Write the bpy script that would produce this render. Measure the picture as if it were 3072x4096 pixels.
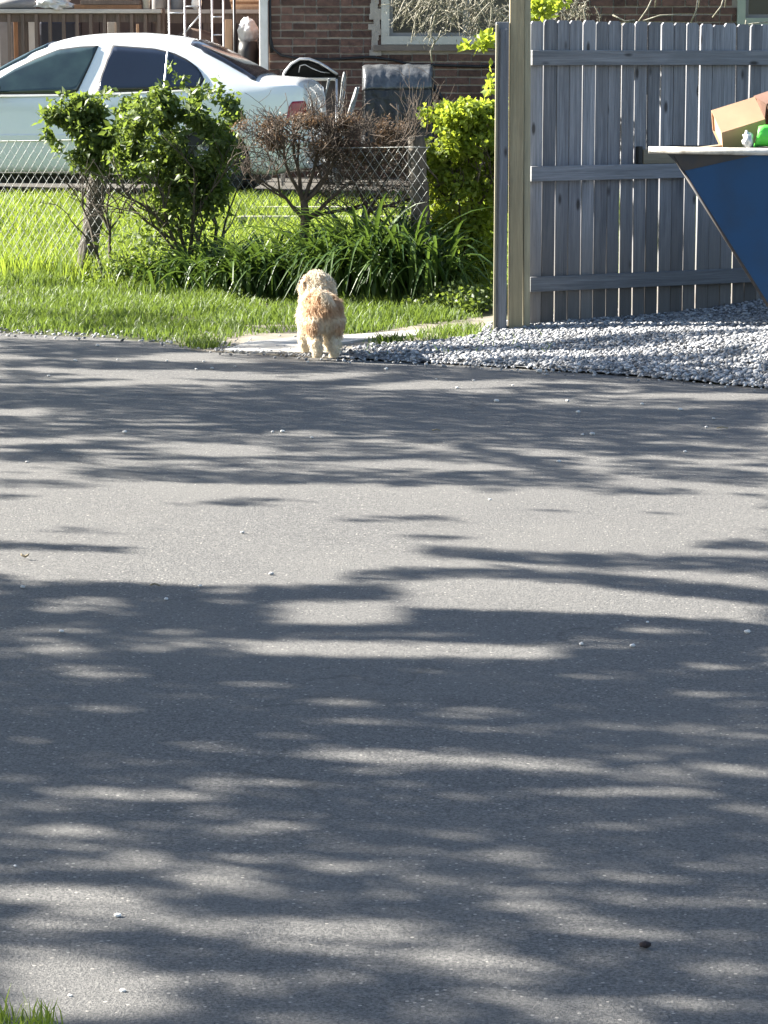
import bpy, bmesh, math, random
import numpy as np
from mathutils import Vector, Matrix, noise

for o in list(bpy.data.objects): bpy.data.objects.remove(o)
SC = bpy.context.scene
COL = SC.collection
R = math.radians

# ------------------------------------------------------------ camera
F = 11000.0; H = 1.61                       # focal length in photo pixels, eye height
TH = math.atan((2048-231)/F)                # downward tilt from the horizon row
CT, ST = math.cos(TH), math.sin(TH)
cam = bpy.data.cameras.new('camera'); camo = bpy.data.objects.new('camera', cam); COL.objects.link(camo)
camo.location = (0, 0, H); camo.rotation_euler = (math.pi/2-TH, 0, 0)
cam.sensor_fit = 'VERTICAL'; cam.sensor_height = 24; cam.lens = 24*F/4096
cam.clip_end = 500; cam.clip_start = 0.1
SC.camera = camo

# ------------------------------------------------------------ sky, sun, exposure
SUN_EL = R(31); SUN_AZ = R(-19)             # sun low on the left and a little behind the scene
SUN = Vector((-math.cos(SUN_EL)*math.cos(SUN_AZ), -math.cos(SUN_EL)*math.sin(SUN_AZ), math.sin(SUN_EL)))
w = bpy.data.worlds.new('World'); SC.world = w; w.use_nodes = True
nt = w.node_tree; bgn = nt.nodes['Background']
sky = nt.nodes.new('ShaderNodeTexSky'); sky.sky_type = 'NISHITA'; sky.sun_disc = False
sky.sun_elevation = SUN_EL
sky.sun_rotation = math.atan2(SUN.x, SUN.y)
nt.links.new(sky.outputs[0], bgn.inputs[0]); bgn.inputs[1].default_value = 0.05
sl = bpy.data.lights.new('sun', 'SUN'); sl.energy = 5.0; sl.angle = R(0.53); sl.color = (1.0, 0.945, 0.85)
so = bpy.data.objects.new('sun', sl); COL.objects.link(so)
so.rotation_euler = SUN.to_track_quat('Z', 'Y').to_euler(); so.location = (-20, 5, 15)
SC.view_settings.view_transform = 'Standard'; SC.view_settings.look = 'None'
SC.view_settings.exposure = 2.48; SC.view_settings.gamma = 1

# ------------------------------------------------------------ helpers
def ray(px, py):
    dx = (px-1536)/F; dy = (2048-py)/F
    return Vector((dx, CT+dy*ST, -ST+dy*CT))
def at(px, py, Y):
    r = ray(px, py); t = Y/r.y
    return Vector((r.x*t, Y, H+r.z*t))
def gnd(px, py, z=0.0):
    r = ray(px, py); t = (z-H)/r.z
    return Vector((r.x*t, r.y*t, z))
def sstep(a, b, x):
    t = min(1, max(0, (x-a)/(b-a))); return t*t*(3-2*t)
def npst(a, b, x):
    t = np.clip((x-a)/(b-a), 0, 1); return t*t*(3-2*t)
def gz(x, y):                                # natural ground height
    return 0.37*npst(20.3, 24.6, np.asarray(y, float))+0.07*npst(25, 28, np.asarray(y, float))

ORG = {}
def thing(name, label, cat, loc=(0,0,0), group=None, kind=None):
    o = bpy.data.objects.new(name, None); COL.objects.link(o); o.location = loc
    o.empty_display_size = .1
    tag(o, label, cat, group, kind); ORG[o.name] = Vector(loc); return o
def tag(o, label=None, cat=None, group=None, kind=None):
    if label: o['label'] = label
    if cat: o['category'] = cat
    if group: o['group'] = group
    if kind: o['kind'] = kind
    return o
def attach(o, parent):
    if parent is None: return
    o.parent = parent
    if parent.name in ORG: o.matrix_parent_inverse = Matrix.Translation(-ORG[parent.name])

class MB:
    def __init__(s): s.v = []; s.f = []; s.sm = []
    def add(s, vs, fs, smooth=False, M=None):
        b = len(s.v)
        for p in vs:
            p = Vector(p); s.v.append(tuple(M @ p if M is not None else p))
        for q in fs: s.f.append([i+b for i in q]); s.sm.append(smooth)
        return s
    def box(s, c, d, M=None, rot=None):
        c = Vector(c); x, y, z = d[0]/2, d[1]/2, d[2]/2
        vs = [Vector((i*x, j*y, k*z)) for k in (-1,1) for j in (-1,1) for i in (-1,1)]
        if rot is not None: vs = [rot @ p for p in vs]
        vs = [p+c for p in vs]
        return s.add(vs, [(0,2,3,1),(4,5,7,6),(0,1,5,4),(2,6,7,3),(0,4,6,2),(1,3,7,5)], False, M)
    def tube(s, pts, r, n=8, cap=True, smooth=True, M=None):
        pts = [Vector(p) for p in pts]; m = len(pts)
        rr = r if hasattr(r, '__len__') else [r]*m
        vs = []; prev = None
        for i, p in enumerate(pts):
            t = (pts[min(i+1, m-1)]-pts[max(i-1, 0)])
            if t.length < 1e-9: t = Vector((0,0,1))
            t.normalize()
            if prev is None:
                a = Vector((1,0,0)) if abs(t.x) < .8 else Vector((0,1,0))
                u = t.cross(a).normalized()
            else:
                u = (prev-t*prev.dot(t))
                u = u.normalized() if u.length > 1e-6 else t.orthogonal().normalized()
            prev = u; v = t.cross(u)
            for k in range(n):
                a = 2*math.pi*k/n
                vs.append(p+(u*math.cos(a)+v*math.sin(a))*rr[i])
        fs = []
        for i in range(m-1):
            for k in range(n):
                k2 = (k+1) % n
                fs.append((i*n+k, i*n+k2, (i+1)*n+k2, (i+1)*n+k))
        if cap: fs.append(tuple(reversed(range(n)))); fs.append(tuple((m-1)*n+k for k in range(n)))
        return s.add(vs, fs, smooth, M)
    def grid(s, P, smooth=True, flip=False, M=None):
        n, m = len(P), len(P[0]); vs = [p for row in P for p in row]; fs = []
        for i in range(n-1):
            for j in range(m-1):
                q = (i*m+j, i*m+j+1, (i+1)*m+j+1, (i+1)*m+j)
                fs.append(tuple(reversed(q)) if flip else q)
        return s.add(vs, fs, smooth, M)
    def lathe(s, prof, n=20, M=None, smooth=True):   # prof (r,z)
        vs = []; fs = []
        for r_, z_ in prof:
            for k in range(n):
                a = 2*math.pi*k/n; vs.append((r_*math.cos(a), r_*math.sin(a), z_))
        for i in range(len(prof)-1):
            for k in range(n):
                k2 = (k+1) % n; fs.append((i*n+k, i*n+k2, (i+1)*n+k2, (i+1)*n+k))
        return s.add(vs, fs, smooth, M)
    def prism(s, poly, h, M=None):                  # polygon in xy, extruded to z=h
        n = len(poly); vs = [(p[0], p[1], 0) for p in poly]+[(p[0], p[1], h) for p in poly]
        fs = [tuple(reversed(range(n))), tuple(range(n, 2*n))]
        for i in range(n): j = (i+1) % n; fs.append((i, j, n+j, n+i))
        return s.add(vs, fs, False, M)
    def mesh(s, name):
        me = bpy.data.meshes.new(name); me.from_pydata(s.v, [], s.f)
        me.polygons.foreach_set('use_smooth', s.sm); me.update(); return me
    def build(s, name, mat, parent=None, bevel=0, fix=True):
        me = s.mesh(name)
        if fix:
            b = bmesh.new(); b.from_mesh(me); bmesh.ops.recalc_face_normals(b, faces=b.faces); b.to_mesh(me); b.free()
        return link(name, me, mat, parent, bevel)
def link(name, me, mat, parent=None, bevel=0):
    o = bpy.data.objects.new(name, me); COL.objects.link(o)
    if mat is not None and not me.materials: me.materials.append(mat)
    attach(o, parent)
    if bevel:
        m = o.modifiers.new('bevel', 'BEVEL'); m.width = bevel; m.segments = 2; m.limit_method = 'ANGLE'; m.angle_limit = R(40)
    return o
def npmesh(name, V, FA, rnd=None, smooth=False):
    V = np.asarray(V, np.float32); FA = np.asarray(FA, np.int32)
    me = bpy.data.meshes.new(name); k = FA.shape[1]
    me.vertices.add(len(V)); me.vertices.foreach_set('co', V.ravel())
    me.loops.add(FA.size); me.loops.foreach_set('vertex_index', FA.ravel())
    me.polygons.add(len(FA)); me.polygons.foreach_set('loop_start', np.arange(0, FA.size, k, dtype=np.int32))
    try: me.polygons.foreach_set('loop_total', np.full(len(FA), k, np.int32))
    except Exception: pass
    if smooth: me.polygons.foreach_set('use_smooth', np.ones(len(FA), bool))
    me.update(calc_edges=True); me.validate()
    if rnd is not None:
        a = me.attributes.new('rnd', 'FLOAT', 'POINT'); a.data.foreach_set('value', np.asarray(rnd, np.float32))
    return me

# ------------------------------------------------------------ materials
def nodes(name):
    m = bpy.data.materials.new(name); m.use_nodes = True
    t = m.node_tree; b = t.nodes['Principled BSDF']; return m, t, b
def N(t, ty, **kw):
    n = t.nodes.new(ty)
    for k, v in kw.items():
        if k in n.inputs: n.inputs[k].default_value = v
        else: setattr(n, k, v)
    return n
def mixc(t, fac, a, b, mode='MIX'):
    n = t.nodes.new('ShaderNodeMix'); n.data_type = 'RGBA'; n.blend_type = mode
    for sock, val in ((n.inputs[0], fac), (n.inputs[6], a), (n.inputs[7], b)):
        if hasattr(val, 'links') or isinstance(val, bpy.types.NodeSocket): t.links.new(val, sock)
        elif isinstance(val, (int, float)): sock.default_value = val
        else: sock.default_value = (*val, 1) if len(val) == 3 else val
    return n.outputs[2]
def mapr(t, v, a, b, c=0.0, d=1.0):
    n = N(t, 'ShaderNodeMapRange'); t.links.new(v, n.inputs[0])
    n.inputs[1].default_value = a; n.inputs[2].default_value = b; n.inputs[3].default_value = c; n.inputs[4].default_value = d
    return n.outputs[0]
def pos(t, st=(1,1,1)):
    g = N(t, 'ShaderNodeNewGeometry'); m = N(t, 'ShaderNodeMapping'); m.inputs['Scale'].default_value = st
    t.links.new(g.outputs['Position'], m.inputs[0]); return m.outputs[0]
def noi(t, vec, scale, detail=4, rough=.55):
    n = N(t, 'ShaderNodeTexNoise'); n.inputs['Scale'].default_value = scale; n.inputs['Detail'].default_value = detail
    n.inputs['Roughness'].default_value = rough; t.links.new(vec, n.inputs['Vector']); return n.outputs['Fac']
def bumpn(t, b, h, strength, dist=.01):
    n = N(t, 'ShaderNodeBump'); n.inputs['Strength'].default_value = strength; n.inputs['Distance'].default_value = dist
    t.links.new(h, n.inputs['Height']); t.links.new(n.outputs[0], b.inputs['Normal'])
def pm(name, c1, c2=None, scale=6, rough=.7, metal=0, bump=0, bscale=60, rnd=0, st=(1,1,1), spec=.4, lo=.35, hi=.65, dist=.005, coat=0):
    m, t, b = nodes(name); p = pos(t, st)
    c2 = c2 or tuple(x*.75 for x in c1)
    f = mapr(t, noi(t, p, scale, 5), lo, hi)
    c = mixc(t, f, c1, c2)
    if rnd:
        oi = N(t, 'ShaderNodeObjectInfo'); f2 = mapr(t, oi.outputs['Random'], 0, 1, 1-rnd, 1+rnd)
        cv = N(t, 'ShaderNodeCombineColor')
        for i in range(3): t.links.new(f2, cv.inputs[i])
        c = mixc(t, 1.0, c, cv.outputs[0], 'MULTIPLY')
    t.links.new(c, b.inputs['Base Color']); b.inputs['Roughness'].default_value = rough; b.inputs['Metallic'].default_value = metal
    b.inputs['Specular IOR Level'].default_value = spec
    if coat: b.inputs['Coat Weight'].default_value = coat; b.inputs['Coat Roughness'].default_value = .05
    if bump: bumpn(t, b, noi(t, p, bscale, 4), bump, dist)
    return m
def leafm(name, c1, c2, tcol, trans=.45, rough=.5):
    m, t, b = nodes(name)
    a = N(t, 'ShaderNodeAttribute'); a.attribute_name = 'rnd'
    c = mixc(t, a.outputs['Fac'], c1, c2)
    t.links.new(c, b.inputs['Base Color']); b.inputs['Roughness'].default_value = rough; b.inputs['Specular IOR Level'].default_value = .3
    tr = N(t, 'ShaderNodeBsdfTranslucent'); tc = mixc(t, 1.0, mixc(t, .5, c, c), tcol, 'MULTIPLY')
    sc = mixc(t, a.outputs['Fac'], tuple(x*.75 for x in tcol), tcol); t.links.new(sc, tr.inputs[0])
    mx = N(t, 'ShaderNodeMixShader'); mx.inputs[0].default_value = trans
    t.links.new(b.outputs[0], mx.inputs[1]); t.links.new(tr.outputs[0], mx.inputs[2])
    t.links.new(mx.outputs[0], t.nodes['Material Output'].inputs[0]); return m
def woodm(name, c1, c2, knot=(.03,.025,.022), axis='z', rnd=.18, k=.07, spots=True, damp=None):
    m, t, b = nodes(name)
    st = {'z': (38,38,1.3), 'x': (1.3,1.3,38)}[axis]
    g = N(t, 'ShaderNodeNewGeometry'); oi = N(t, 'ShaderNodeObjectInfo')
    add = N(t, 'ShaderNodeVectorMath'); add.operation = 'ADD'; sc = N(t, 'ShaderNodeVectorMath'); sc.operation = 'SCALE'
    cx = N(t, 'ShaderNodeCombineXYZ')
    for i in range(3): t.links.new(oi.outputs['Random'], cx.inputs[i])
    t.links.new(cx.outputs[0], sc.inputs[0]); sc.inputs['Scale'].default_value = 17
    t.links.new(g.outputs['Position'], add.inputs[0]); t.links.new(sc.outputs[0], add.inputs[1])
    mp = N(t, 'ShaderNodeMapping'); mp.inputs['Scale'].default_value = st; t.links.new(add.outputs[0], mp.inputs[0])
    gr = noi(t, mp.outputs[0], 1.0, 6, .65)
    c = mixc(t, mapr(t, gr, .3, .7), c1, c2)
    fine = noi(t, mp.outputs[0], 4.0, 4, .7)
    c = mixc(t, mapr(t, fine, .4, .75, 0, .45), c, tuple(x*.45 for x in c2))
    blot = noi(t, add.outputs[0], 3.0, 3)
    c = mixc(t, mapr(t, blot, .38, .72, 0, .6), c, tuple(x*.6 for x in c1))
    if spots:
        mk = N(t, 'ShaderNodeMapping'); mk.inputs['Scale'].default_value = {'z': (9,9,3.2), 'x': (3.2,3.2,9)}[axis]; t.links.new(add.outputs[0], mk.inputs[0])
        vo = N(t, 'ShaderNodeTexVoronoi'); vo.inputs['Scale'].default_value = 1.0; t.links.new(mk.outputs[0], vo.inputs['Vector'])
        c = mixc(t, mapr(t, vo.outputs['Distance'], k, k*2.1, .85, 0), c, knot)
    if damp:                                   # splash staining low on the boards, ragged upper limit
        sx = N(t, 'ShaderNodeSeparateXYZ'); t.links.new(g.outputs['Position'], sx.inputs[0])
        ad = N(t, 'ShaderNodeMath'); ad.operation = 'ADD'; t.links.new(sx.outputs['Z'], ad.inputs[0]); t.links.new(mapr(t, gr, .3, .7, -.18, .18), ad.inputs[1])
        c = mixc(t, mapr(t, ad.outputs[0], .15, .75, .7, 0), c, damp)
    f2 = mapr(t, oi.outputs['Random'], 0, 1, 1-rnd, 1+rnd); cv = N(t, 'ShaderNodeCombineColor')
    for i in range(3): t.links.new(f2, cv.inputs[i])
    c = mixc(t, 1.0, c, cv.outputs[0], 'MULTIPLY')
    t.links.new(c, b.inputs['Base Color']); b.inputs['Roughness'].default_value = .85; b.inputs['Specular IOR Level'].default_value = .25
    bumpn(t, b, fine, .5, .004); return m

# asphalt: aged grey with fine aggregate, pale stone flecks and rubbed patches
def asphaltm():
    m, t, b = nodes('asphalt'); p = pos(t)
    agg = noi(t, p, 150, 4, .75); med = noi(t, p, 46, 4, .65); big = noi(t, p, .9, 4)
    c = mixc(t, mapr(t, agg, .34, .68), (.036,.037,.040), (.262,.254,.240))
    c = mixc(t, mapr(t, med, .4, .72, 0, .55), c, (.085,.085,.084))
    c = mixc(t, mapr(t, big, .35, .7, 0, .4), c, (.172,.167,.156))
    wr = noi(t, p, 2.3, 5, .6)                                     # sealed seams, oil stains and hairline cracks
    c = mixc(t, mapr(t, wr, .62, .72, 0, .35), c, (.06,.06,.06))
    wv = N(t, 'ShaderNodeVectorMath'); wv.operation = 'ADD'; ns = N(t, 'ShaderNodeTexNoise'); ns.inputs['Scale'].default_value = 3.0; ns.inputs['Detail'].default_value = 6
    t.links.new(p, ns.inputs['Vector']); sc_ = N(t, 'ShaderNodeVectorMath'); sc_.operation = 'SCALE'; sc_.inputs['Scale'].default_value = .55
    t.links.new(ns.outputs['Color'], sc_.inputs[0]); t.links.new(p, wv.inputs[0]); t.links.new(sc_.outputs[0], wv.inputs[1])
    vc = N(t, 'ShaderNodeTexVoronoi'); vc.feature = 'DISTANCE_TO_EDGE'; vc.inputs['Scale'].default_value = .42; t.links.new(wv.outputs[0], vc.inputs['Vector'])
    cm = N(t, 'ShaderNodeMath'); cm.operation = 'MULTIPLY'; t.links.new(mapr(t, vc.outputs['Distance'], .0015, .005, 1, 0), cm.inputs[0]); t.links.new(mapr(t, noi(t, p, 1.1, 3), .5, .58, 0, .3), cm.inputs[1])
    c = mixc(t, cm.outputs[0], c, (.03,.03,.03))
    v = N(t, 'ShaderNodeTexVoronoi'); v.inputs['Scale'].default_value = 75; t.links.new(p, v.inputs['Vector'])
    sp = N(t, 'ShaderNodeSeparateColor'); t.links.new(v.outputs['Color'], sp.inputs[0])
    fl = N(t, 'ShaderNodeMath'); fl.operation = 'MULTIPLY'
    t.links.new(mapr(t, v.outputs['Distance'], .22, .32, 1, 0), fl.inputs[0]); t.links.new(mapr(t, sp.outputs[0], .90, .92), fl.inputs[1])
    c = mixc(t, fl.outputs[0], c, (.36,.34,.31))
    t.links.new(c, b.inputs['Base Color']); b.inputs['Roughness'].default_value = .82; b.inputs['Specular IOR Level'].default_value = .22
    bumpn(t, b, agg, 1.0, .008); return m
M = {}
M['asphalt'] = asphaltm()
M['soil'] = pm('soil', (.085,.075,.042), (.05,.075,.022), 2.2, .95, bump=.4)
M['lawn_soil'] = pm('lawn_soil', (.075,.075,.036), (.045,.055,.022), 3, .95, bump=.4)
M['concrete'] = pm('concrete', (.42,.41,.39), (.30,.28,.25), 4, .9, bump=.3, bscale=90)
M['dirt'] = pm('dirt', (.24,.21,.17), (.15,.135,.105), 6, .95, bump=.6, bscale=70)
M['gravel_bed'] = pm('gravel_bed', (.22,.22,.22), (.1,.1,.1), 40, .95, bump=.6)
M['fence'] = woodm('weathered_picket', (.35,.352,.372), (.13,.134,.148), rnd=.30, damp=(.155,.135,.115))
M['rail'] = woodm('weathered_rail', (.30,.305,.32), (.165,.17,.18), axis='x', k=.07)
M['post'] = woodm('treated_post', (.43,.365,.235), (.30,.25,.16), knot=(.09,.06,.03), k=.05)
M['oldpost'] = woodm('old_grey_post', (.27,.28,.30), (.15,.155,.17))
M['trim'] = woodm('trim_strip', (.38,.35,.25), (.28,.25,.17), spots=False)
M['rough_post'] = pm('rough_post', (.13,.115,.095), (.05,.046,.04), 22, .95, bump=1, bscale=45, dist=.02, st=(1,1,.35))
M['lumber'] = woodm('lumber', (.30,.26,.19), (.22,.19,.135), axis='x', spots=False)
M['bark'] = pm('bark', (.10,.085,.065), (.045,.038,.03), 25, .95, bump=1, bscale=40, dist=.01, st=(1,1,.3))
M['pale_bark'] = pm('pale_bark', (.36,.34,.27), (.17,.155,.12), 30, .9, bump=.6)
M['twig'] = pm('twig', (.10,.075,.055), (.055,.042,.034), 25, .9)
M['blue'] = pm('blue_paint', (.004,.050,.135), (.008,.036,.085), 5, .55, lo=.45, hi=.8, bump=.06, bscale=18, spec=.45)
M['rim'] = pm('worn_pipe', (.62,.60,.55), (.28,.25,.21), 14, .5, metal=.2, bump=.3)
M['darksteel'] = pm('dark_steel', (.035,.035,.038), (.06,.045,.035), 9, .6)
M['card'] = pm('cardboard', (.50,.31,.19), (.44,.27,.165), 7, .85)
M['card_dark'] = pm('brown_cardboard', (.16,.085,.06), (.12,.065,.045), 7, .85)
M['green'] = pm('green_plastic', (.10,.62,.06), (.12,.70,.10), 5, .35)
M['plastic'] = pm('clear_plastic', (.62,.62,.60), (.42,.43,.43), 9, .18, spec=.7)
M['black'] = pm('black_plastic', (.012,.012,.013), (.02,.02,.02), 8, .45)
M['cover'] = pm('vinyl_cover', (.012,.014,.018), (.008,.009,.011), 8, .45, bump=.5, bscale=14, dist=.03, spec=.7)
M['cover_sheen'] = pm('grey_cover_sheen', (.115,.12,.125), (.045,.048,.052), 10, .24, bump=.3, bscale=16, dist=.02, spec=.7)  # paler version of the cover vinyl, with sky sheen put into the colour
M['pad'] = pm('packed_pad', (.075,.068,.058), (.045,.042,.036), 6, .95, bump=.6, bscale=50)
M['rubber'] = pm('rubber', (.018,.018,.018), (.03,.03,.03), 12, .8)
M['metal'] = pm('galvanised', (.55,.56,.57), (.38,.39,.4), 20, .4, metal=.6)
M['wire'] = pm('fence_wire', (.42,.43,.42), (.26,.27,.26), 20, .5, metal=.35)
M['car'] = pm('car_paint', (.80,.82,.82), (.78,.80,.80), .8, .22, spec=.5, coat=.6)
M['seam'] = pm('seam', (.03,.03,.03), (.02,.02,.02), 5, .6)
M['glass'] = pm('tinted_glass', (.012,.018,.032), (.010,.014,.024), 1.5, .06, spec=.9)
M['glass_front'] = pm('front_glass', (.035,.06,.058), (.018,.03,.035), 3, .06, spec=.9)
M['glass_rear'] = pm('rear_glass', (.03,.032,.04), (.02,.02,.025), 3, .10, spec=1.0)
M['red'] = pm('tail_lens', (.34,.006,.012), (.22,.004,.008), 30, .2, spec=.7)
M['brick'] = pm('brick', (.142,.080,.060), (.080,.047,.038), 16, .9, bump=.6, bscale=70, rnd=.34)
M['mortar'] = pm('mortar', (.40,.36,.31), (.31,.275,.235), 8, .95, bump=.6, bscale=60)
M['white'] = pm('white_paint', (.66,.65,.61), (.56,.55,.50), 5, .6, bump=.1)
M['cream'] = pm('cream_trim', (.52,.50,.44), (.44,.42,.36), 5, .65)
M['greentrim'] = pm('green_trim', (.34,.38,.30), (.28,.32,.26), 5, .65)
M['pane'] = pm('window_pane', (.016,.02,.022), (.026,.032,.034), 2, .12, spec=.5)
M['sill'] = pm('stone_sill', (.20,.165,.135), (.15,.125,.105), 6, .9, bump=.3)
M['deck'] = woodm('deck_wood', (.20,.155,.125), (.125,.095,.078), spots=False)
M['capwood'] = woodm('rail_cap', (.55,.52,.46), (.42,.39,.34), axis='x', spots=False)
M['siding'] = pm('brown_siding', (.115,.080,.062), (.085,.060,.048), 3, .9, rnd=.2)
M['tan_wood'] = woodm('tan_plank', (.52,.36,.23), (.38,.25,.16), spots=False)
M['orange_wood'] = woodm('orange_plank', (.33,.185,.10), (.24,.13,.075), spots=False)
M['grey_plastic'] = pm('grey_plastic', (.22,.21,.205), (.17,.165,.16), 4, .6)
M['bluegrey'] = pm('bluegrey_tank', (.13,.14,.155), (.10,.11,.12), 4, .5)
M['navy'] = pm('navy_bin', (.03,.033,.05), (.022,.024,.036), 4, .5)
M['stone'] = pm('white_stone', (.60,.59,.56), (.44,.43,.42), 30, .9, rnd=.2)
M['clod'] = pm('brown_clod', (.035,.024,.024), (.02,.015,.016), 40, .9, bump=.6)
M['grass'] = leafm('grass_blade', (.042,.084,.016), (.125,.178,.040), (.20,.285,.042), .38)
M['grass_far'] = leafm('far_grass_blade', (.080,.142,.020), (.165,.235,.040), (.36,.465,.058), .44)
M['lily'] = leafm('strap_leaf', (.020,.052,.014), (.075,.125,.035), (.13,.21,.03), .28, .4)
M['shrub'] = leafm('shrub_leaf', (.034,.068,.020), (.135,.175,.065), (.25,.34,.05), .38)
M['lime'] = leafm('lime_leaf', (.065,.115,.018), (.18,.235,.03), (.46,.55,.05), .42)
M['drybud'] = leafm('dry_leaf', (.085,.052,.036), (.165,.115,.075), (.22,.14,.08), .3)
M['needle'] = leafm('dry_needle', (.07,.068,.05), (.20,.19,.14), (.16,.15,.10), .2)
M['tree_leaf'] = leafm('tree_leaf', (.04,.08,.015), (.07,.12,.025), (.14,.22,.03), .3)
M['dead_leaf'] = pm('dead_leaf', (.30,.25,.17), (.2,.16,.1), 30, .9)

# ============================================================ SETTING
rng = np.random.default_rng(7); random.seed(7)
EDGE = [(0,1325),(400,1345),(700,1372),(860,1398),(1000,1402),(1300,1425),(1600,1440),(2000,1462),(2500,1495),(3072,1545)]
EP = [gnd(*p) for p in EDGE]                       # far edge of the asphalt
EX = np.array([-14, -5]+[p.x for p in EP]+[5, 14]); EY = np.array([17.6, 16.6]+[p.y for p in EP]+[12.9, 11.5])
def edge_y(x): return np.interp(x, EX, EY)

# the natural ground, one sheet to the horizon
xs = np.concatenate([np.linspace(-400,-16,14), np.linspace(-15,15,61), np.linspace(16,400,14)])
ys = np.concatenate([np.linspace(-400,-8,14), np.linspace(-7,34,83), np.linspace(36,480,16)])
GX, GY = np.meshgrid(xs, ys, indexing='ij')
GZ = gz(GX, GY)-0.012
for i in range(len(xs)):                            # dips a little under the paving
    GZ[i] -= 0.03*(ys < edge_y(xs[i])-.35)
nx, ny = GX.shape
idx = np.arange(nx*ny).reshape(nx, ny)
q = np.stack([idx[:-1,:-1], idx[1:,:-1], idx[1:,1:], idx[:-1,1:]], -1).reshape(-1, 4)
g = link('ground', npmesh('ground', np.stack([GX, GY, GZ], -1).reshape(-1, 3), q, smooth=True), M['lawn_soil']); tag(g, kind='structure')

# asphalt drive: fine grid sheet whose far edge crumbles unevenly
cols = np.linspace(-12, 12, 241); rows = 40
P = []
for x in cols:
    ye = float(edge_y(x))+.05*noise.noise((x*3, 1.3, 0))+.025*noise.noise((x*11, 4.1, 0))
    P.append([(x, -6+(ye+6)*j/rows, 0.004+.004*noise.noise((x*.8, j*.4, 0))-(.012 if j == rows else 0)) for j in range(rows+1)])
mb = MB(); mb.grid(P, flip=True); tag(mb.build('asphalt', M['asphalt'], fix=False), kind='structure')

# bare dirt and a strip of concrete walk behind the asphalt edge
def sheet(name, px, mat, z, thick=.03):
    pts = [gnd(x, y, z) for x, y in px]
    m = MB(); m.prism([(p.x, p.y) for p in pts], thick, Matrix.Translation((0,0,z-thick)))
    o = m.build(name, mat); tag(o, kind='structure'); return o
sheet('dirt', [(760,1400),(800,1318),(1000,1300),(1250,1296),(1420,1332),(1560,1318),(1720,1290),(1990,1262),(2010,1300),(1960,1345),(1650,1372),(1330,1432),(1000,1412)], M['dirt'], .0)
sheet('concrete_walk', [(900,1398),(990,1366),(1150,1352),(1340,1342),(1700,1316),(1690,1338),(1500,1352),(1345,1372),(1330,1412),(1000,1404)], M['concrete'], .012)
# packed drive under the car
pts = [(-6,23.3),(-.35,22.95),(1.2,23.4),(1.2,27.3),(-6,27.6)]
m = MB(); n = len(pts)
P = [[(x, y, float(gz(0, y))+.006) for x in np.linspace(-7, 1.3, 12)] for y in np.linspace(24.15, 27.4, 14)]
m.grid(P); tag(m.build('parking_pad', M['pad'], fix=False), kind='structure')

# ------------------------------------------------------------ gravel
def grav_in(x, y):
    p_back = np.interp(x, [-.27,.0,.25,.55,.62,.9,2.4,6], [15.2,15.45,15.62,15.95,16.5,16.9,17.8,19.5])
    p_front = edge_y(x)-.03-.04*np.sin(x*9)
    return (x > -.27) & (y > p_front) & (y < p_back)
def grav_z(x, y):
    d = np.clip((y-edge_y(x))/1.2, 0, 1)
    return .010+.014*d*np.clip((x+.3)/1.0, 0, 1)+.075*np.clip((x-.95)/1.4, 0, 1.3)*d+.010*np.sin(x*3.1+y*2.2)*d
P = []
for x in np.linspace(-.3, 5.5, 60):
    y0 = float(edge_y(x))-.05; y1 = float(np.interp(x, [-.3,.0,.25,.55,.62,.9,2.4,6], [15.2,15.45,15.62,15.95,16.5,16.9,17.8,19.5]))
    P.append([(x, y0+(y1-y0)*j/20, float(grav_z(x, y0+(y1-y0)*j/20))-.004) for j in range(21)])
m = MB(); m.grid(P, flip=True); tag(m.build('gravel_bed', M['gravel_bed'], fix=False), kind='structure')

def stones(name, C, S, mat, seed):
    r = np.random.default_rng(seed)
    bm = bmesh.new(); bmesh.ops.create_icosphere(bm, subdivisions=1, radius=1); bm.verts.ensure_lookup_table()
    base = np.array([v.co[:] for v in bm.verts]); tri = np.array([[v.index for v in f.verts] for f in bm.faces])
    # keep it cheap: icosahedron-like shell
    bm.free(); bm = bmesh.new(); bmesh.ops.create_icosphere(bm, subdivisions=1, radius=1)
    n = len(C); k = len(base)
    V = base[None]*(1+.6*(r.random((n, k, 1))-.5))
    sc = S[:, None, None]*np.stack([.8+.5*r.random(n), .8+.5*r.random(n), .5+.35*r.random(n)], -1)[:, None, :]
    V = V*sc; a = r.random(n)*6.283; ca, sa = np.cos(a)[:, None], np.sin(a)[:, None]
    tl = (r.random(n)-.5)[:, None]*1.2
    x = V[:, :, 0]*ca-V[:, :, 1]*sa; y = V[:, :, 0]*sa+V[:, :, 1]*ca; z = V[:, :, 2]+x*tl*.5
    V = np.stack([x, y, z], -1)+C[:, None]
    Fc = (tri[None]+(np.arange(n)*k)[:, None, None]).reshape(-1, 3)
    rv = np.repeat(r.random(n), k); bm.free()
    return link(name, npmesh(name, V.reshape(-1, 3), Fc, rv), mat)
def stonem(name):
    m_, t, b = nodes(name); a = N(t, 'ShaderNodeAttribute'); a.attribute_name = 'rnd'
    cr = N(t, 'ShaderNodeValToRGB'); t.links.new(a.outputs['Fac'], cr.inputs[0])
    e = cr.color_ramp.elements; e[0].color = (.08,.08,.085,1); e[1].color = (.46,.46,.465,1)
    x = cr.color_ramp.elements.new(.25); x.color = (.155,.16,.17,1); x = cr.color_ramp.elements.new(.6); x.color = (.27,.272,.28,1)
    t.links.new(cr.outputs[0], b.inputs['Base Color']); b.inputs['Roughness'].default_value = .9; return m_
M['gravel'] = stonem('gravel_stone')
n = 120000
gx = rng.uniform(-.3, 5.0, n); gy = rng.uniform(12.8, 18.5, n)
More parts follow.
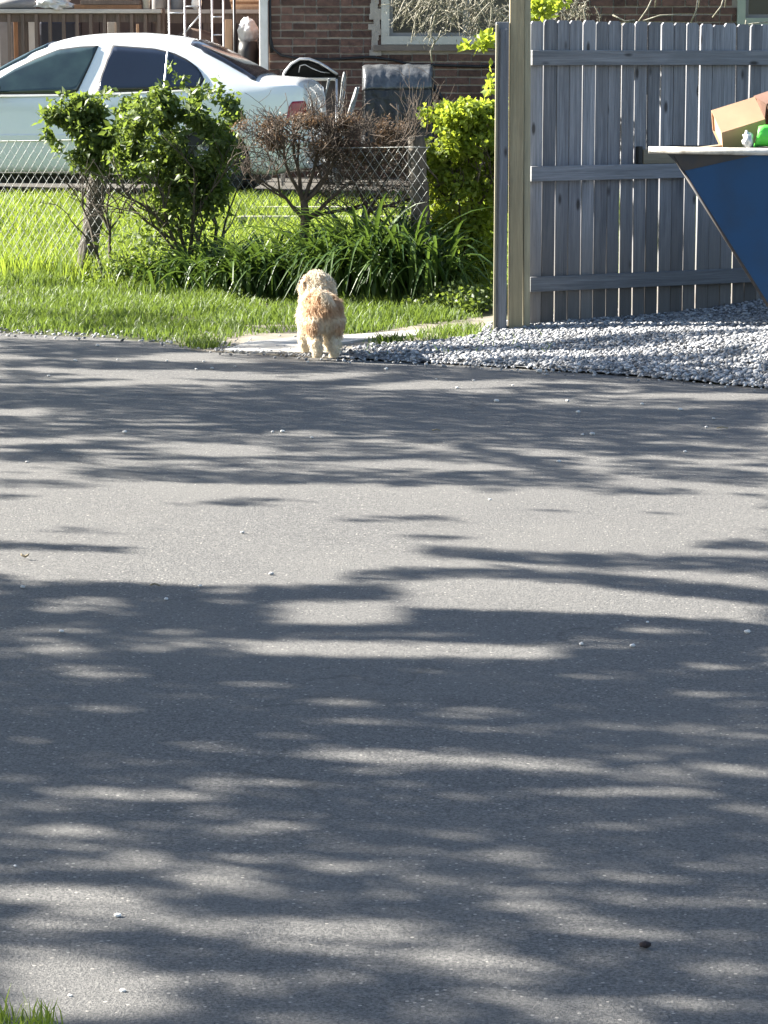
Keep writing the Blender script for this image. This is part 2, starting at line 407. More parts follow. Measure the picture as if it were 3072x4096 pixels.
keep = grav_in(gx, gy) & ((gx > .45) | (rng.random(n) < .18+.6*np.clip((gx+.3)/.75, 0, 1))) & ~((gx > 2.6) & (rng.random(n) < .5)); gx, gy = gx[keep], gy[keep]
C = np.stack([gx, gy, grav_z(gx, gy)+rng.random(len(gx))*.012], -1)
o = stones('gravel', C, .005+.0105*rng.random(len(gx))**2.0, M['gravel'], 3)
tag(o, 'bank of loose white and grey crushed stone in front of the board fence', 'gravel', kind='stuff')
# thin scatter of the same stone on the dirt and along the crumbling edge
n = 2300; sx = rng.uniform(-3.2, 2.6, n); sy = edge_y(sx)+rng.exponential(.22, n)-.12-.25*(rng.random(n) < .25)*rng.random(n)
kp = (sx > -.95) | (rng.random(n) < .35); sx, sy = sx[kp], sy[kp]; n = len(sx); C = np.stack([sx, sy, np.full(n, .008)], -1)
o = stones('scattered_gravel', C, .005+.008*rng.random(n)**2, M['gravel'], 5)
tag(o, 'thin scatter of small pale stones along the crumbling asphalt edge', 'gravel', kind='stuff')

# ------------------------------------------------------------ grass
def blades(name, X, Y, Z, hgt, wid, mat, seed, lean=.45, label=None):
    r = np.random.default_rng(seed); n = len(X)
    a = r.random(n)*6.283; d = np.stack([np.cos(a), np.sin(a)], -1)
    b = r.random(n)*6.283; s = np.stack([np.cos(b), np.sin(b)], -1)*(hgt*lean*(.3+r.random(n)))[:, None]
    w = wid[:, None]
    B = np.stack([X, Y], -1)
    def v(xy, z): return np.concatenate([xy, z[:, None]], -1)
    v0 = v(B-d*w, Z); v1 = v(B+d*w, Z)
    v2 = v(B+s*.35-d*w*.8, Z+hgt*.55); v3 = v(B+s*.35+d*w*.8, Z+hgt*.55); v4 = v(B+s, Z+hgt*(.85+.15*r.random(n)))
    V = np.stack([v0, v1, v2, v3, v4], 1).reshape(-1, 3)
    T = np.array([[0,1,3],[0,3,2],[2,3,4]])
    Fc = (T[None]+(np.arange(n)*5)[:, None, None]).reshape(-1, 3)
    rv = np.clip(r.normal(.42, .25, n)+.35*np.array([noise.noise((a_*1.7, b_*1.7, seed)) for a_, b_ in zip(X, Y)])+.5*(r.random(n) < .06), 0, 1)
    o = link(name, npmesh(name, V, Fc, np.repeat(rv, 5)), mat)
    if label: tag(o, label, 'grass', kind='stuff')
    return o
fA = np.array([-2.18, 19.9]); SL = -0.66
def chain_y(x): return 19.9+SL*(x+2.18)
# mown verge between asphalt and the wire fence
n = 120000; X = rng.uniform(-5.2, 1.0, n); Y = rng.uniform(14.9, 22.2, n)
DIRT = [gnd(x, y) for x, y in [(870,1400),(900,1362),(1000,1340),(1250,1326),(1420,1342),(1560,1324),(1700,1300),(1990,1268),(2010,1288),(1700,1322),(1640,1352),(1560,1380),(1330,1432),(1000,1412)]]
DP = np.array([(p.x, p.y) for p in DIRT])
def inpoly(x, y, poly):
    c = np.zeros(len(x), bool); j = len(poly)-1
    for i in range(len(poly)):
        xi, yi = poly[i]; xj, yj = poly[j]
        c ^= ((yi > y) != (yj > y)) & (x < (xj-xi)*(y-yi)/(yj-yi+1e-12)+xi); j = i
    return c
nz = np.array([noise.noise((a*2.2, b*2.2, 3)) for a, b in zip(X, Y)])
keep = (Y > edge_y(X)+.05+.16*nz) & (Y < chain_y(X)+.15) & ~inpoly(X, Y, DP) & ~(grav_in(X, Y) & (rng.random(n) < .97))
keep &= ~((X > .62) & (Y > 16.1))
keep &= rng.random(n) < (.72+.75*nz)
X, Y, nz = X[keep], Y[keep], nz[keep]
hg = (.032+.05*rng.random(len(X)))*(1+.9*nz)+.03*(Y > chain_y(X)-.6)
blades('verge_grass', X, Y, np.zeros(len(X))-.005, hg, .0026+.002*rng.random(len(X)), M['grass'], 11, .7, 'uneven green verge grass between the asphalt and the wire fence')
# lawn behind the wire fence, rising toward the car
n = 130000; X = rng.uniform(-5.5, 3.2, n); Y = rng.uniform(17.6, 24.3, n)
keep = (Y > chain_y(X)+.05); X, Y = X[keep], Y[keep]
nz = np.array([noise.noise((a*1.2, b*1.2, 8)) for a, b in zip(X, Y)])
hg = (.06+.09*rng.random(len(X)))*(1+.6*nz)
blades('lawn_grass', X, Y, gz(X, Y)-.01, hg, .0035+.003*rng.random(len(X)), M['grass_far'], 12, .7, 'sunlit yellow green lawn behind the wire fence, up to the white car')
# tall unmown grass at the foot of the wire fence on the left
n = 5200; X = rng.uniform(-4.6, -1.3, n); Y = chain_y(X)+rng.normal(.05, .16, n)
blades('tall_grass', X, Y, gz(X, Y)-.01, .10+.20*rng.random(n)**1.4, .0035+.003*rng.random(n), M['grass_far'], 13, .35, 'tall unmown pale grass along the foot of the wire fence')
# corner of grass at the near left
c0 = gnd(0, 4096); n = 2000
X = c0.x-.35+rng.random(n)*.46; Y = c0.y-.55+rng.random(n)*.57
keep = (Y-c0.y) < .055-.62*(X-c0.x)**1.0*np.where(X > c0.x, 1, .1); X, Y = X[keep], Y[keep]
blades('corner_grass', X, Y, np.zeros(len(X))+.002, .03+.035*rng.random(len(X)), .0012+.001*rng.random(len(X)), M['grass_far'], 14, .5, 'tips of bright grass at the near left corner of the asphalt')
# weeds in the gravel right of the dog
def weed(px, py, nb, h, name, label):
    p = gnd(px, py); X = p.x+rng.normal(0, .05, nb); Y = p.y+rng.normal(0, .05, nb)
    o = blades(name, X, Y, np.zeros(nb)+.004, h*(.5+.6*rng.random(nb)), .003+.002*rng.random(nb), M['grass'], int(px), .9)
    tag(o, label, 'weed', kind='stuff')
weed(1552, 1375, 130, .075, 'weed_tuft', 'small green weed tuft in the white stones right of the dog')
weed(815, 1392, 160, .06, 'weed_tuft', 'low weed tuft where the verge meets the concrete walk, left of the dog')

# ============================================================ BOARD FENCE
B0 = at(2119, 1322, 16.4); B0 = Vector((B0.x, 16.4, 0)); B1 = Vector((at(3030, 1230, 17.15).x, 17.15, 0))
U = (B1-B0).normalized(); NV = Vector((U.y, -U.x, 0)); ang = math.atan2(U.y, U.x)
fence = thing('wooden_fence', 'grey weathered board fence panel with three rails, right of the tall post', 'fence', B0)
pm_ = MB()
# one dog-eared picket, 0.084 wide, 1.75 tall, 16 mm thick
wv, th, hh = .042, .016, 1.0
prof = [(-wv,0),(wv,0),(wv,1-.009),(wv-.013,1),(-wv+.013,1),(-wv,1-.009)]
pm_.prism(prof, th, Matrix(((1,0,0,0),(0,0,-1,th),(0,1,0,0),(0,0,0,1))))
pk = pm_.mesh('picket'); pk.materials.append(M['fence'])
b = bmesh.new(); b.from_mesh(pk); bmesh.ops.recalc_face_normals(b, faces=b.faces); b.to_mesh(pk); b.free()
rp = random.Random(4); s = -.012; i = 0
while s < 3.3:
    gap = rp.choice([.001,.003,.004,.006,.009,.005])
    p = B0+U*(s+.044)
    zb = float(grav_z(p.x, p.y))-.02
    top = 1.825-.012*(s/1.6)+rp.uniform(-.008,.008)
    o = bpy.data.objects.new('picket', pk); COL.objects.link(o)
    o.location = (p.x-NV.x*0, p.y-NV.y*0, zb); o.rotation_euler = (rp.uniform(-.003,.003), rp.uniform(-.004,.004), ang+rp.uniform(-.03,.03))
    o.scale = (rp.uniform(.985,1.015), 1, top-zb)
    attach(o, fence); s += .0855+gap; i += 1
def rail(z, name='rail', L=3.2, sag=0, x0=.0):
    a = B0+U*(x0+.004)+NV*.021; c = a+U*(L/2)+Vector((0,0,z))
    m = MB(); m.box((0,0,0), (L, .038, .089))
    o = m.build(name, M['rail'], fence, bevel=.004); o.location = c; o.rotation_euler = (0, -sag, ang); return o
rail(1.61, x0=-.024); rail(.932, x0=-.024); rail(.278, x0=-.024)
# posts: tall treated post, trim strip, short grey post with a batten (a gate jamb)
gp = thing('gate_post', 'tall yellowish treated timber post with a short grey post fixed to its left', 'post', (at(2062,1355,16.25).x, 16.25, 0))
def pbox(px0, px1, Y, d, z0, z1, mat, name, parent, bevel=.004, tilt=0):
    x0 = at(px0, 1000, Y).x; x1 = at(px1, 1000, Y).x
    m = MB(); m.box((0, 0, 0), (x1-x0, d, z1-z0)); o = m.build(name, mat, parent, bevel=bevel)
    o.location = ((x0+x1)/2, Y+d/2, (z0+z1)/2); o.rotation_euler = (0, tilt, 0); return o
pbox(2034, 2091, 16.22, .089, -.05, 2.5, M['post'], 'post', gp, tilt=-.003)
pbox(2091.8, 2118, 16.235, .10, -.05, 2.45, M['trim'], 'trim_strip', gp, tilt=-.006)
pbox(1978, 2029, 16.20, .089, -.05, 1.815, M['oldpost'], 'short_post', gp, tilt=.002)
pbox(1994, 2027, 16.178, .020, -.02, 1.775, M['oldpost'], 'batten', gp, tilt=.002)
pbox(1976.5, 1986, 16.165, .032, -.03, 1.80, M['trim'], 'edge_strip', gp, tilt=.003)

# loose timber on the middle rail
lp = at(2640, 640, 16.7); c = B0+U*(.915)+NV*.022
m = MB(); m.box((0,0,0), (.31, .036, .086)); o = m.build('timber_offcut', M['lumber'], None, bevel=.003)
o.location = (c.x, c.y, .932+.0445+.0445); o.rotation_euler = (0, 0, ang)
tag(o, 'short tan timber offcut resting on the middle fence rail beside the blue bin', 'timber')
m = MB(); m.box((0,0,0), (.03, .034, .105)); o = m.build('timber_block', M['black'], None, bevel=.002)
o.location = (c.x-U.x*.176, c.y-U.y*.176, .932+.0445+.054); o.rotation_euler = (0, 0, ang)
tag(o, 'small dark upright block on the middle fence rail, left end of the tan offcut', 'block')

# ============================================================ BLUE BIN AND ITS LOAD
YB = 14.95
T = at(2700, 622, YB); Bq = at(3072, 1215, YB); zt = T.z; zb = .17
dv = (Bq-T); xb = T.x+dv.x*(T.z-zb)/(T.z-Bq.z); xr = T.x+2.0; D_ = 1.12
bn = thing('waste_bin', 'dark blue steel hopper bin with sloping end and worn pale rim at right edge', 'bin', (xb, YB, .06))
def plate(vs, thick, name, mat, parent, bevel=0):
    a, b_, c_ = Vector(vs[0]), Vector(vs[1]), Vector(vs[2]); nrm = (b_-a).cross(c_-a).normalized()*thick
    n = len(vs); m = MB(); m.add([Vector(p) for p in vs]+[Vector(p)+nrm for p in vs],
        [tuple(range(n)), tuple(reversed(range(n, 2*n)))]+[(i, (i+1) % n, n+(i+1) % n, n+i) for i in range(n)])
    return m.build(name, mat, parent, bevel)
e = .008
plate([(T.x, YB, zt), (xb, YB, zb), (xr, YB, zb), (xr, YB, zt)], e, 'side_panel', M['blue'], bn)
plate([(T.x, YB+D_, zt), (xb, YB+D_, zb), (xr, YB+D_, zb), (xr, YB+D_, zt)], e, 'side_panel', M['blue'], bn)
plate([(T.x+.002, YB+.012, zt), (xb+.002, YB+.012, zb), (xb+.002, YB+D_-.012, zb), (T.x+.002, YB+D_-.012, zt)], e, 'end_panel', M['blue'], bn)
plate([(xr, YB+.012, zt), (xr, YB+.012, zb), (xr, YB+D_-.012, zb), (xr, YB+D_-.012, zt)], e, 'end_panel', M['blue'], bn)
plate([(xb+.01, YB+.01, zb), (xr-.01, YB+.01, zb), (xr-.01, YB+D_-.01, zb), (xb+.01, YB+D_-.01, zb)], e, 'floor_plate', M['darksteel'], bn)
rl = at(2598, 603, YB-.02); zr = rl.z
m = MB(); m.tube([(rl.x, YB-.022, zr), (T.x+.5, YB-.022, zr-.006), (xr+.03, YB-.022, zr-.03)], .0195, 14)
m.build('rim_pipe', M['rim'], bn)
m = MB(); m.tube([(rl.x+.03, YB, zr+.0), (rl.x+.03, YB+D_+.05, zr-.02)], .011, 12); m.build('rim_pipe', M['darksteel'], bn)
m = MB(); m.tube([(rl.x+.03, YB+D_+.03, zr-.02), (xr+.03, YB+D_+.03, zr-.03)], .011, 12); m.build('rim_pipe', M['darksteel'], bn)
plate([(rl.x+.09, YB-.006, zr-.012), (T.x+.055, YB-.006, zt-.085), (T.x+.42, YB-.006, zr-.028)], .005, 'lip_plate', M['darksteel'], bn)
for xx in (xb+.25, xr-.25):
    m = MB(); m.box((xx, YB+D_/2, (zb+.055)/2), (.12, D_-.1, zb-.055)); m.build('skid', M['darksteel'], bn, bevel=.004)
m = MB(); m.tube([(T.x-.004, YB-.004, zt-.01), (xb-.004, YB-.004, zb)], .009, 8); m.build('edge_flange', M['darksteel'], bn)
m = MB(); m.box(((T.x+xr)/2+.28, YB-.010, zt-.32), (xr-T.x-.56, .02, .035)); m.build('stiffener', M['blue'], bn, bevel=.004)
bn.rotation_euler = (0, 0, -R(10))
for k in (1, 2):
    xx = T.x+.55+k*.5; m = MB(); m.box((xx, YB-.006, (zt+zb)/2-.08), (.05, .022, zt-zb-.2)); m.build('rib', M['blue'], bn, bevel=.004)

def lump(name, c, dims, mat, seed, amp=.12, sub=3, freq=2.0, rot=None, parent=None):
    bm = bmesh.new(); bmesh.ops.create_icosphere(bm, subdivisions=sub, radius=1)
    for v in bm.verts:
        n_ = noise.fractal(v.co*freq+Vector((seed*7.1, seed, -seed)), .8, 2.2, 4)
        v.co = v.co*(1+amp*n_)
        p = Vector((v.co.x*dims[0], v.co.y*dims[1], v.co.z*dims[2])); v.co = (rot @ p if rot is not None else p)
    me = bpy.data.meshes.new(name); bm.to_mesh(me); bm.free()
    for p_ in me.polygons: p_.use_smooth = True
    o = link(name, me, mat, parent); o.location = c; return o
o = lump('rubbish_bag', (T.x+1.12, YB+.48, .72), (.50, .38, .36), M['black'], 3, .12)
tag(o, 'black rubbish bag filling the blue bin below its rim', 'rubbish bag')
# tilted cardboard box: open end to the left, pale upper face
def boxcard(c, d, rot, mat, name, label):
    t_ = thing(name, label, 'box', c)
    x, y, z = d
    for nm, cc, dd in (('panel', (0,0,z/2), (x,y,.006)), ('panel', (0,0,-z/2), (x,y,.006)), ('panel', (0,-y/2,0), (x,.006,z-.007)),
                       ('panel', (0,y/2,0), (x,.006,z-.007)), ('panel', (x/2-.004,0,0), (.006,y-.007,z-.007)), ('panel', (-x/2+.012,0,0), (.006,y-.007,z-.007))):
        m = MB(); m.box(cc, dd); o_ = m.build(nm, mat, t_); o_.matrix_basis = Matrix.Translation(c) @ rot.to_4x4()
    return t_
from mathutils import Euler
c = at(2955, 500, YB+.30)
boxcard(c, (.25, .17, .17), Euler((R(47), R(-17), R(4))).to_matrix(), M['card'], 'cardboard_box', 'open tan cardboard box tilted on the load of the blue bin')
c = at(3112, 450, YB+.38)
boxcard(c, (.17, .2, .20), Euler((R(12), R(-18), R(10))).to_matrix(), M['card_dark'], 'cardboard_box', 'dark brown box behind the tan cardboard box, cut by the right edge')
# green bag and the clear wrap hanging beside it
m = MB(); rb = random.Random(5); c = at(3060, 545, YB+.10); P = []
for i in range(9):
    row = []
    for j in range(7):
        u, v = i/8, j/6
        row.append(Vector((c.x-.062+u*.26+.02*v, c.y-.02-.03*math.sin(v*3)-.02*math.sin(u*5+v*2), c.z-.06+v*.115-.02*u+.012*math.sin(u*7))))
    P.append(row)
m.grid(P); o = m.build('green_bag', M['green'], None, fix=False)
sm = o.modifiers.new('solid', 'SOLIDIFY'); sm.thickness = .018; sm.offset = 1
tag(o, 'bright green plastic bag lying on the rim of the blue bin', 'bag')
o = lump('plastic_wrap', at(2992, 562, YB+.06), (.026, .03, .045), M['plastic'], 9, .55, 3, 2.5)
tag(o, 'crumpled clear plastic wrap left of the green bag on the bin', 'plastic wrap')
c = at(2835, 590, YB+.35); m = MB(); m.box((0,0,0), (.42, .10, .016)); o = m.build('plank', M['lumber'], None, bevel=.002)
o.location = (c.x+.10, c.y, c.z+.012); o.rotation_euler = (0, R(-7), R(5)); tag(o, 'thin plank poking out of the blue bin, below the tan box', 'plank')

# ============================================================ CAR
CA = R(6.2); GZC = float(gz(0, 24.9))+.006
YC = 24.35
corner = at(1222, 500, YC)
fw = Vector((-math.cos(CA), math.sin(CA), 0)); lat = Vector((math.sin(CA), math.cos(CA), 0))   # lat points away from the viewer
corg = Vector((corner.x, YC, GZC))+lat*.80
CM = Matrix(((fw.x, -lat.x, 0, corg.x), (fw.y, -lat.y, 0, corg.y), (0, 0, 1, corg.z), (0, 0, 0, 1)))   # local x fwd, y toward the viewer
CMI = CM.inverted()
car = thing('parked_car', 'white four-door sedan parked on the drive behind the shrubs', 'car', corg)
def cr(xs_, ys_, x):                                    # smooth interpolation
    n = len(xs_)
    if x <= xs_[0]: return ys_[0]
    if x >= xs_[-1]: return ys_[-1]
    i = max(k for k in range(n-1) if xs_[k] <= x)
    h = xs_[i+1]-xs_[i]; t = (x-xs_[i])/h
    def sl(k):
        if k == 0: return (ys_[1]-ys_[0])/(xs_[1]-xs_[0])
        if k == n-1: return (ys_[-1]-ys_[-2])/(xs_[-1]-xs_[-2])
        a = (ys_[k]-ys_[k-1])/(xs_[k]-xs_[k-1]); b_ = (ys_[k+1]-ys_[k])/(xs_[k+1]-xs_[k])
        return 0 if a*b_ <= 0 else 2*a*b_/(a+b_)
    m0, m1 = sl(i)*h, sl(i+1)*h
    return (2*t**3-3*t**2+1)*ys_[i]+(t**3-2*t**2+t)*m0+(-2*t**3+3*t**2)*ys_[i+1]+(t**3-t**2)*m1
TX = [0,.03,.10,.25,.42,.60,.80,1.05,1.30,1.60,1.85,2.10,2.35,2.60,2.85,3.05,3.3,3.7,4.1,4.28,4.37]
TZ = [.84,1.00,1.052,1.068,1.08,1.165,1.275,1.385,1.435,1.458,1.455,1.435,1.375,1.265,1.125,1.005,.965,.92,.84,.74,.56]
WX = [0,.04,.12,.3,.7,1.3,2.5,3.3,3.9,4.2,4.32,4.37]; WY = [.64,.73,.79,.835,.86,.868,.868,.86,.83,.74,.64,.5]
BZX = [0,.8,1.8,3.0,4.37]; BZY = [.96,.945,.905,.875,.80]
def sect(x):
    zt_ = cr(TX, TZ, x); w_ = cr(WX, WY, x); zb_ = min(cr(BZX, BZY, x), zt_-.05)
    lo = .20+.06*sstep(.35, 0, x)+.06*sstep(4.1, 4.37, x)
    wb = w_-.045; wr = max(.3, wb-.50*(zt_-zb_)-.01)
    pts = [(0,lo),(w_*.80,lo),(w_*.955,lo+.035),(w_*.985,lo+.16),(w_,.56),(w_-.008,.66),(w_-.02,zb_-.06),(wb,zb_),
           (wb+(wr-wb)*.5,zb_+(zt_-zb_)*.44),(wr,zt_-.055-.01*(zt_-zb_)),(wr*.80,zt_-.018),(wr*.45,zt_-.003),(0,zt_)]
    for _ in range(2):
        q_ = [pts[0]]
        for a, b_ in zip(pts, pts[1:]):
            q_ += [(a[0]*.75+b_[0]*.25, a[1]*.75+b_[1]*.25), (a[0]*.25+b_[0]*.75, a[1]*.25+b_[1]*.75)]
        q_.append(pts[-1]); pts = q_
    return pts
XS = sorted(set([0,.012,.03,.06,.1,.15,.2,.3,.36,.42,.48,.55]+[round(.65+.1*i, 2) for i in range(35)]+[4.13,4.2,4.26,4.3,4.33,4.355,4.37]))
m = MB(); rowsP = []
for x in XS:
    s_ = sect(x); ring = [(x, y, z) for y, z in s_]+[(x, -y, z) for y, z in reversed(s_[1:-1])]
    rowsP.append(ring+[ring[0]])
vs = []; k = len(rowsP[0])-1
for r_ in rowsP: vs += r_[:k]
fs = []
for i in range(len(XS)-1):
    for j in range(k): fs.append((i*k+j, i*k+(j+1) % k, (i+1)*k+(j+1) % k, (i+1)*k+j))
fs.append(tuple(range(k))); fs.append(tuple((len(XS)-1)*k+j for j in reversed(range(k))))
m.add(vs, fs, True); m.sm[-1] = m.sm[-2] = False
me = m.mesh('body'); bmx = bmesh.new(); bmx.from_mesh(me); bmesh.ops.recalc_face_normals(bmx, faces=bmx.faces); bmx.to_mesh(me); bmx.free()
body = bpy.data.objects.new('body', me); COL.objects.link(body)
# wheel arches are cut out of the body
AX = [.83, 3.35]
cutm = MB()
for ax in AX:
    for sgn in (-1, 1):
        cutm.tube([(ax, sgn*.58, .32), (ax, sgn*1.1, .32)], .345, 32, smooth=False)
cutter = bpy.data.objects.new('cutter', cutm.mesh('cutter')); COL.objects.link(cutter)
bo = body.modifiers.new('b', 'BOOLEAN'); bo.object = cutter; bo.operation = 'DIFFERENCE'; bo.solver = 'EXACT'
dg = bpy.context.evaluated_depsgraph_get(); me2 = bpy.data.meshes.new_from_object(body.evaluated_get(dg))
bpy.data.objects.remove(cutter); bpy.data.objects.remove(body)
me2.transform(CM); me2.materials.clear()
body = link('body', me2, M['car'], car)
def side_y(x, z):
    s_ = sect(x); best = None
    for a, b_ in zip(s_, s_[1:]):
        if min(a[1], b_[1]) <= z <= max(a[1], b_[1]) and abs(a[1]-b_[1]) > 1e-6:
            t = (z-a[1])/(b_[1]-a[1]); y = a[0]+(b_[0]-a[0])*t
            best = y if best is None else max(best, y)
    return best if best is not None else 0
def top_z(x, y):
    s_ = sect(x); best = 0; y = abs(y)
    for a, b_ in zip(s_, s_[1:]):
        if min(a[0], b_[0]) <= y <= max(a[0], b_[0]) and abs(a[0]-b_[0]) > 1e-6:
            t = (y-a[0])/(b_[0]-a[0]); best = max(best, a[1]+(b_[1]-a[1])*t)
    return best
def l2(px, py):                                        # photo pixel on the car's near side -> local x, z
    for _ in range(1):
        y = YC+.1
        p = at(px, py, y)
        for __ in range(6):
            q_ = CMI @ p; y += (q_.y-.80)*math.cos(CA)*.95; p = at(px, py, y)
    q_ = CMI @ p; return (q_.x, q_.z)
def patch(poly, off, nm, mat, parent, side=1, cell=.035):   # polygon (x,z) draped on the body side
    xs_ = [p[0] for p in poly]; x0, x1 = min(xs_), max(xs_)
    nxs = max(2, int((x1-x0)/cell)); mm = MB(); P_ = []
    for i in range(nxs+1):
        x = x0+(x1-x0)*(i/nxs); x = min(max(x, x0+1e-4), x1-1e-4); hits = []
        for a, b_ in zip(poly, poly[1:]+poly[:1]):
            if (a[0]-x)*(b_[0]-x) <= 0 and a[0] != b_[0]:
                hits.append(a[1]+(b_[1]-a[1])*(x-a[0])/(b_[0]-a[0]))
        z0, z1 = min(hits), max(hits); row = []
        for j in range(9):
            z = z0+(z1-z0)*j/8; row.append(CM @ Vector((x, side*(side_y(x, z)+off), z)))
        P_.append(row)
    mm.grid(P_); o = mm.build(nm, mat, parent, fix=False); so_ = o.modifiers.new('s', 'SOLIDIFY'); so_.thickness = .012; so_.offset = 0
    return o
def shrink(poly, k_):
    cx = sum(p[0] for p in poly)/len(poly); cz = sum(p[1] for p in poly)/len(poly)
    return [(cx+(p[0]-cx)*(1-k_/max(.05, abs(p[0]-cx)+.05)), cz+(p[1]-cz)*(1-k_/max(.05, abs(p[1]-cz)+.05))) for p in poly]
wf = [l2(*p) for p in [(-95,378),(308,376),(345,270),(372,184),(300,186),(210,198),(120,236),(40,280),(-40,335)]]
wr_ = [l2(*p) for p in [(385,372),(640,364),(800,354),(814,318),(790,278),(740,240),(680,212),(600,194),(425,181),(402,280)]]
for sd in (1, -1):
    f1 = patch(wf, .000, 'window', M['seam'], car, sd); patch(shrink(wf, .016), .006, 'pane', M['glass_front'], f1, sd)
    f2 = patch(wr_, .000, 'window', M['seam'], car, sd); patch(shrink(wr_, .014), .006, 'pane', M['glass'], f2, sd)
    if sd == 1: dvp = [l2(652,205), l2(660,205), l2(662,362), l2(654,362)]
    patch(dvp, .014, 'window_divider', M['metal'], f2, sd, .01)
    # belt trim, door seams, handles, side strip
    bt = [l2(-95,383), l2(380,377), l2(815,357), l2(815,363), l2(380,384), l2(-95,391)]
    patch(bt, .006, 'belt_trim', M['white'], car, sd)
    for px in (345, 372):
        pass
    xa = l2(352, 400)[0]; xb_ = l2(860, 400)[0]
    for xx in (xa,):
        patch([(xx, .26), (xx+.008, .26), (xx+.008, .88), (xx, .88)], -.001, 'door_seam', M['seam'], car, sd, .004)
    for xx in (xa-.12, xa+.92):
        patch([(xx-.10, .80), (xx+.09, .80), (xx+.09, .825), (xx-.10, .825)], .018, 'door_handle', M['car'], car, sd)
    patch([(1.22, .52), (2.95, .50), (2.95, .56), (1.22, .57)], .006, 'rub_strip', M['car'], car, sd)
    # tail light wraps round the corner
    patch([(.006, .70), (.12, .69), (.165, .71), (.155, .80), (.12, .855), (.03, .86), (.008, .84)], .004, 'tail_light', M['red'], car, sd, .012)
# rear glass and windscreen
def topglass(x0, x1, k_, nm, mat):
    P_ = []
    for i in range(15):
        x = x0+(x1-x0)*i/14; s_ = sect(x); zt_ = cr(TX, TZ, x); hw = max(y for y, z in s_ if z > zt_-.062)*k_
        P_.append([CM @ Vector((x, -hw+2*hw*j/16, top_z(x, -hw+2*hw*j/16)+.006)) for j in range(17)])
    mm = MB(); mm.grid(P_, flip=True); o = mm.build(nm, mat, car, fix=False); so_ = o.modifiers.new('s', 'SOLIDIFY'); so_.thickness = .012; so_.offset = 0
topglass(.45, 1.06, 1.0, 'rear_window', M['glass_rear']); topglass(2.36, 3.02, 1.0, 'windscreen', M['glass_front'])
# trunk seam, bumper strip, plate recess
m = MB(); P_ = [[CM @ Vector((.005+.004*abs(y)-.012, y, z)) for y in np.linspace(-.26, .26, 6)] for z in (.63, .75)]
m.grid(P_); m.build('number_plate', M['white'], car, fix=False)
mm = MB(); mm.tube([CM @ Vector((cr([0,.55,.72,.80],[.0,.012,.06,.16],abs(y))-.02, y, .50)) for y in np.linspace(-.8, .8, 21)], .022, 8); mm.build('bumper_strip', M['car'], car)
mm = MB(); mm.box(CM @ Vector((2.15, 0, .185)), (3.3, 1.1, .13), None, Matrix.Rotation(math.atan2(fw.y, fw.x), 3, 'Z')); mm.build('underbody', M['seam'], car)
# mirrors
for sd in (1, -1):
    mx = l2(-8, 345); p = CM @ Vector((mx[0]-.0, sd*.95, .97))
    o = lump('mirror', p, (.06, .10, .065), M['black'], 2, .05, 2, parent=car)
# wheels
for ax in AX:
    for sd in (1, -1):
        Wm = CM @ Matrix.Translation((ax, sd*.745, .315)) @ Matrix.Rotation(math.pi/2, 4, 'X')
        ty = MB(); ty.lathe([(.20,-.095),(.29,-.097),(.312,-.08),(.317,0),(.312,.08),(.29,.097),(.20,.095),(.2,-.095)], 32, Wm); tyo = ty.build('wheel', M['rubber'], car)
        rm = MB(); rm.lathe([(.0,-.03),(.205,-.05),(.205,.05),(.0,.03)], 24, Wm)
        for q_ in range(7):
            a = q_*2*math.pi/7; rm.box((.11*math.cos(a), .11*math.sin(a), 0), (.17, .045, .14), Wm, Matrix.Rotation(a, 3, 'Z'))
        rm.build('rim', M['metal'], tyo)

# ============================================================ BRICK HOUSE
YH = 27.5; SW = at(1076, 200, YH).x; zg = .44
house = thing('brick_house', 'dark brown brick house wall with cream framed windows at the top', 'house', (SW, YH, zg))
XR = 8.0; ZT = 3.6
win1 = (at(1525,100,YH).x, at(2205,100,YH).x, at(1500,178,YH).z, 3.1)     # x0,x1,z0,z1
win2 = (at(2948,50,YH).x, at(2948,50,YH).x+1.1, at(2948,105,YH).z, 3.1)
# mortar wall with openings: panels between the openings
def wallbox(x0, x1, z0, z1):
    m = MB(); m.box(((x0+x1)/2, YH+.11, (z0+z1)/2), (x1-x0, .2, z1-z0)); m.build('wall', M['mortar'], house)
o1, o2 = win1, win2
wallbox(SW, XR, zg-.3, o1[2]); wallbox(SW, o1[0], o1[2], ZT); wallbox(o1[1], XR, o1[2], o2[2])
wallbox(o1[1], o2[0], o2[2], ZT); wallbox(o2[1], XR, o2[2], ZT); wallbox(o1[0], o1[1], o1[3], ZT); wallbox(o2[0], o2[1], o2[3], ZT)
bl, bh, bd, jt, pit = .2195, .0615, .09, .0135, .0762
bm_ = MB(); bm_.box((0,0,0), (1, 1, 1)); bme = bm_.mesh('brick')
bb = bmesh.new(); bb.from_mesh(bme); bmesh.ops.recalc_face_normals(bb, faces=bb.faces)
bb.to_mesh(bme); bb.free(); bme.materials.append(M['brick'])
rest = MB(); rb = random.Random(12); nb = 0
zc = at(1300, 262, YH).z
k0 = int((zc-zg)/pit)+1
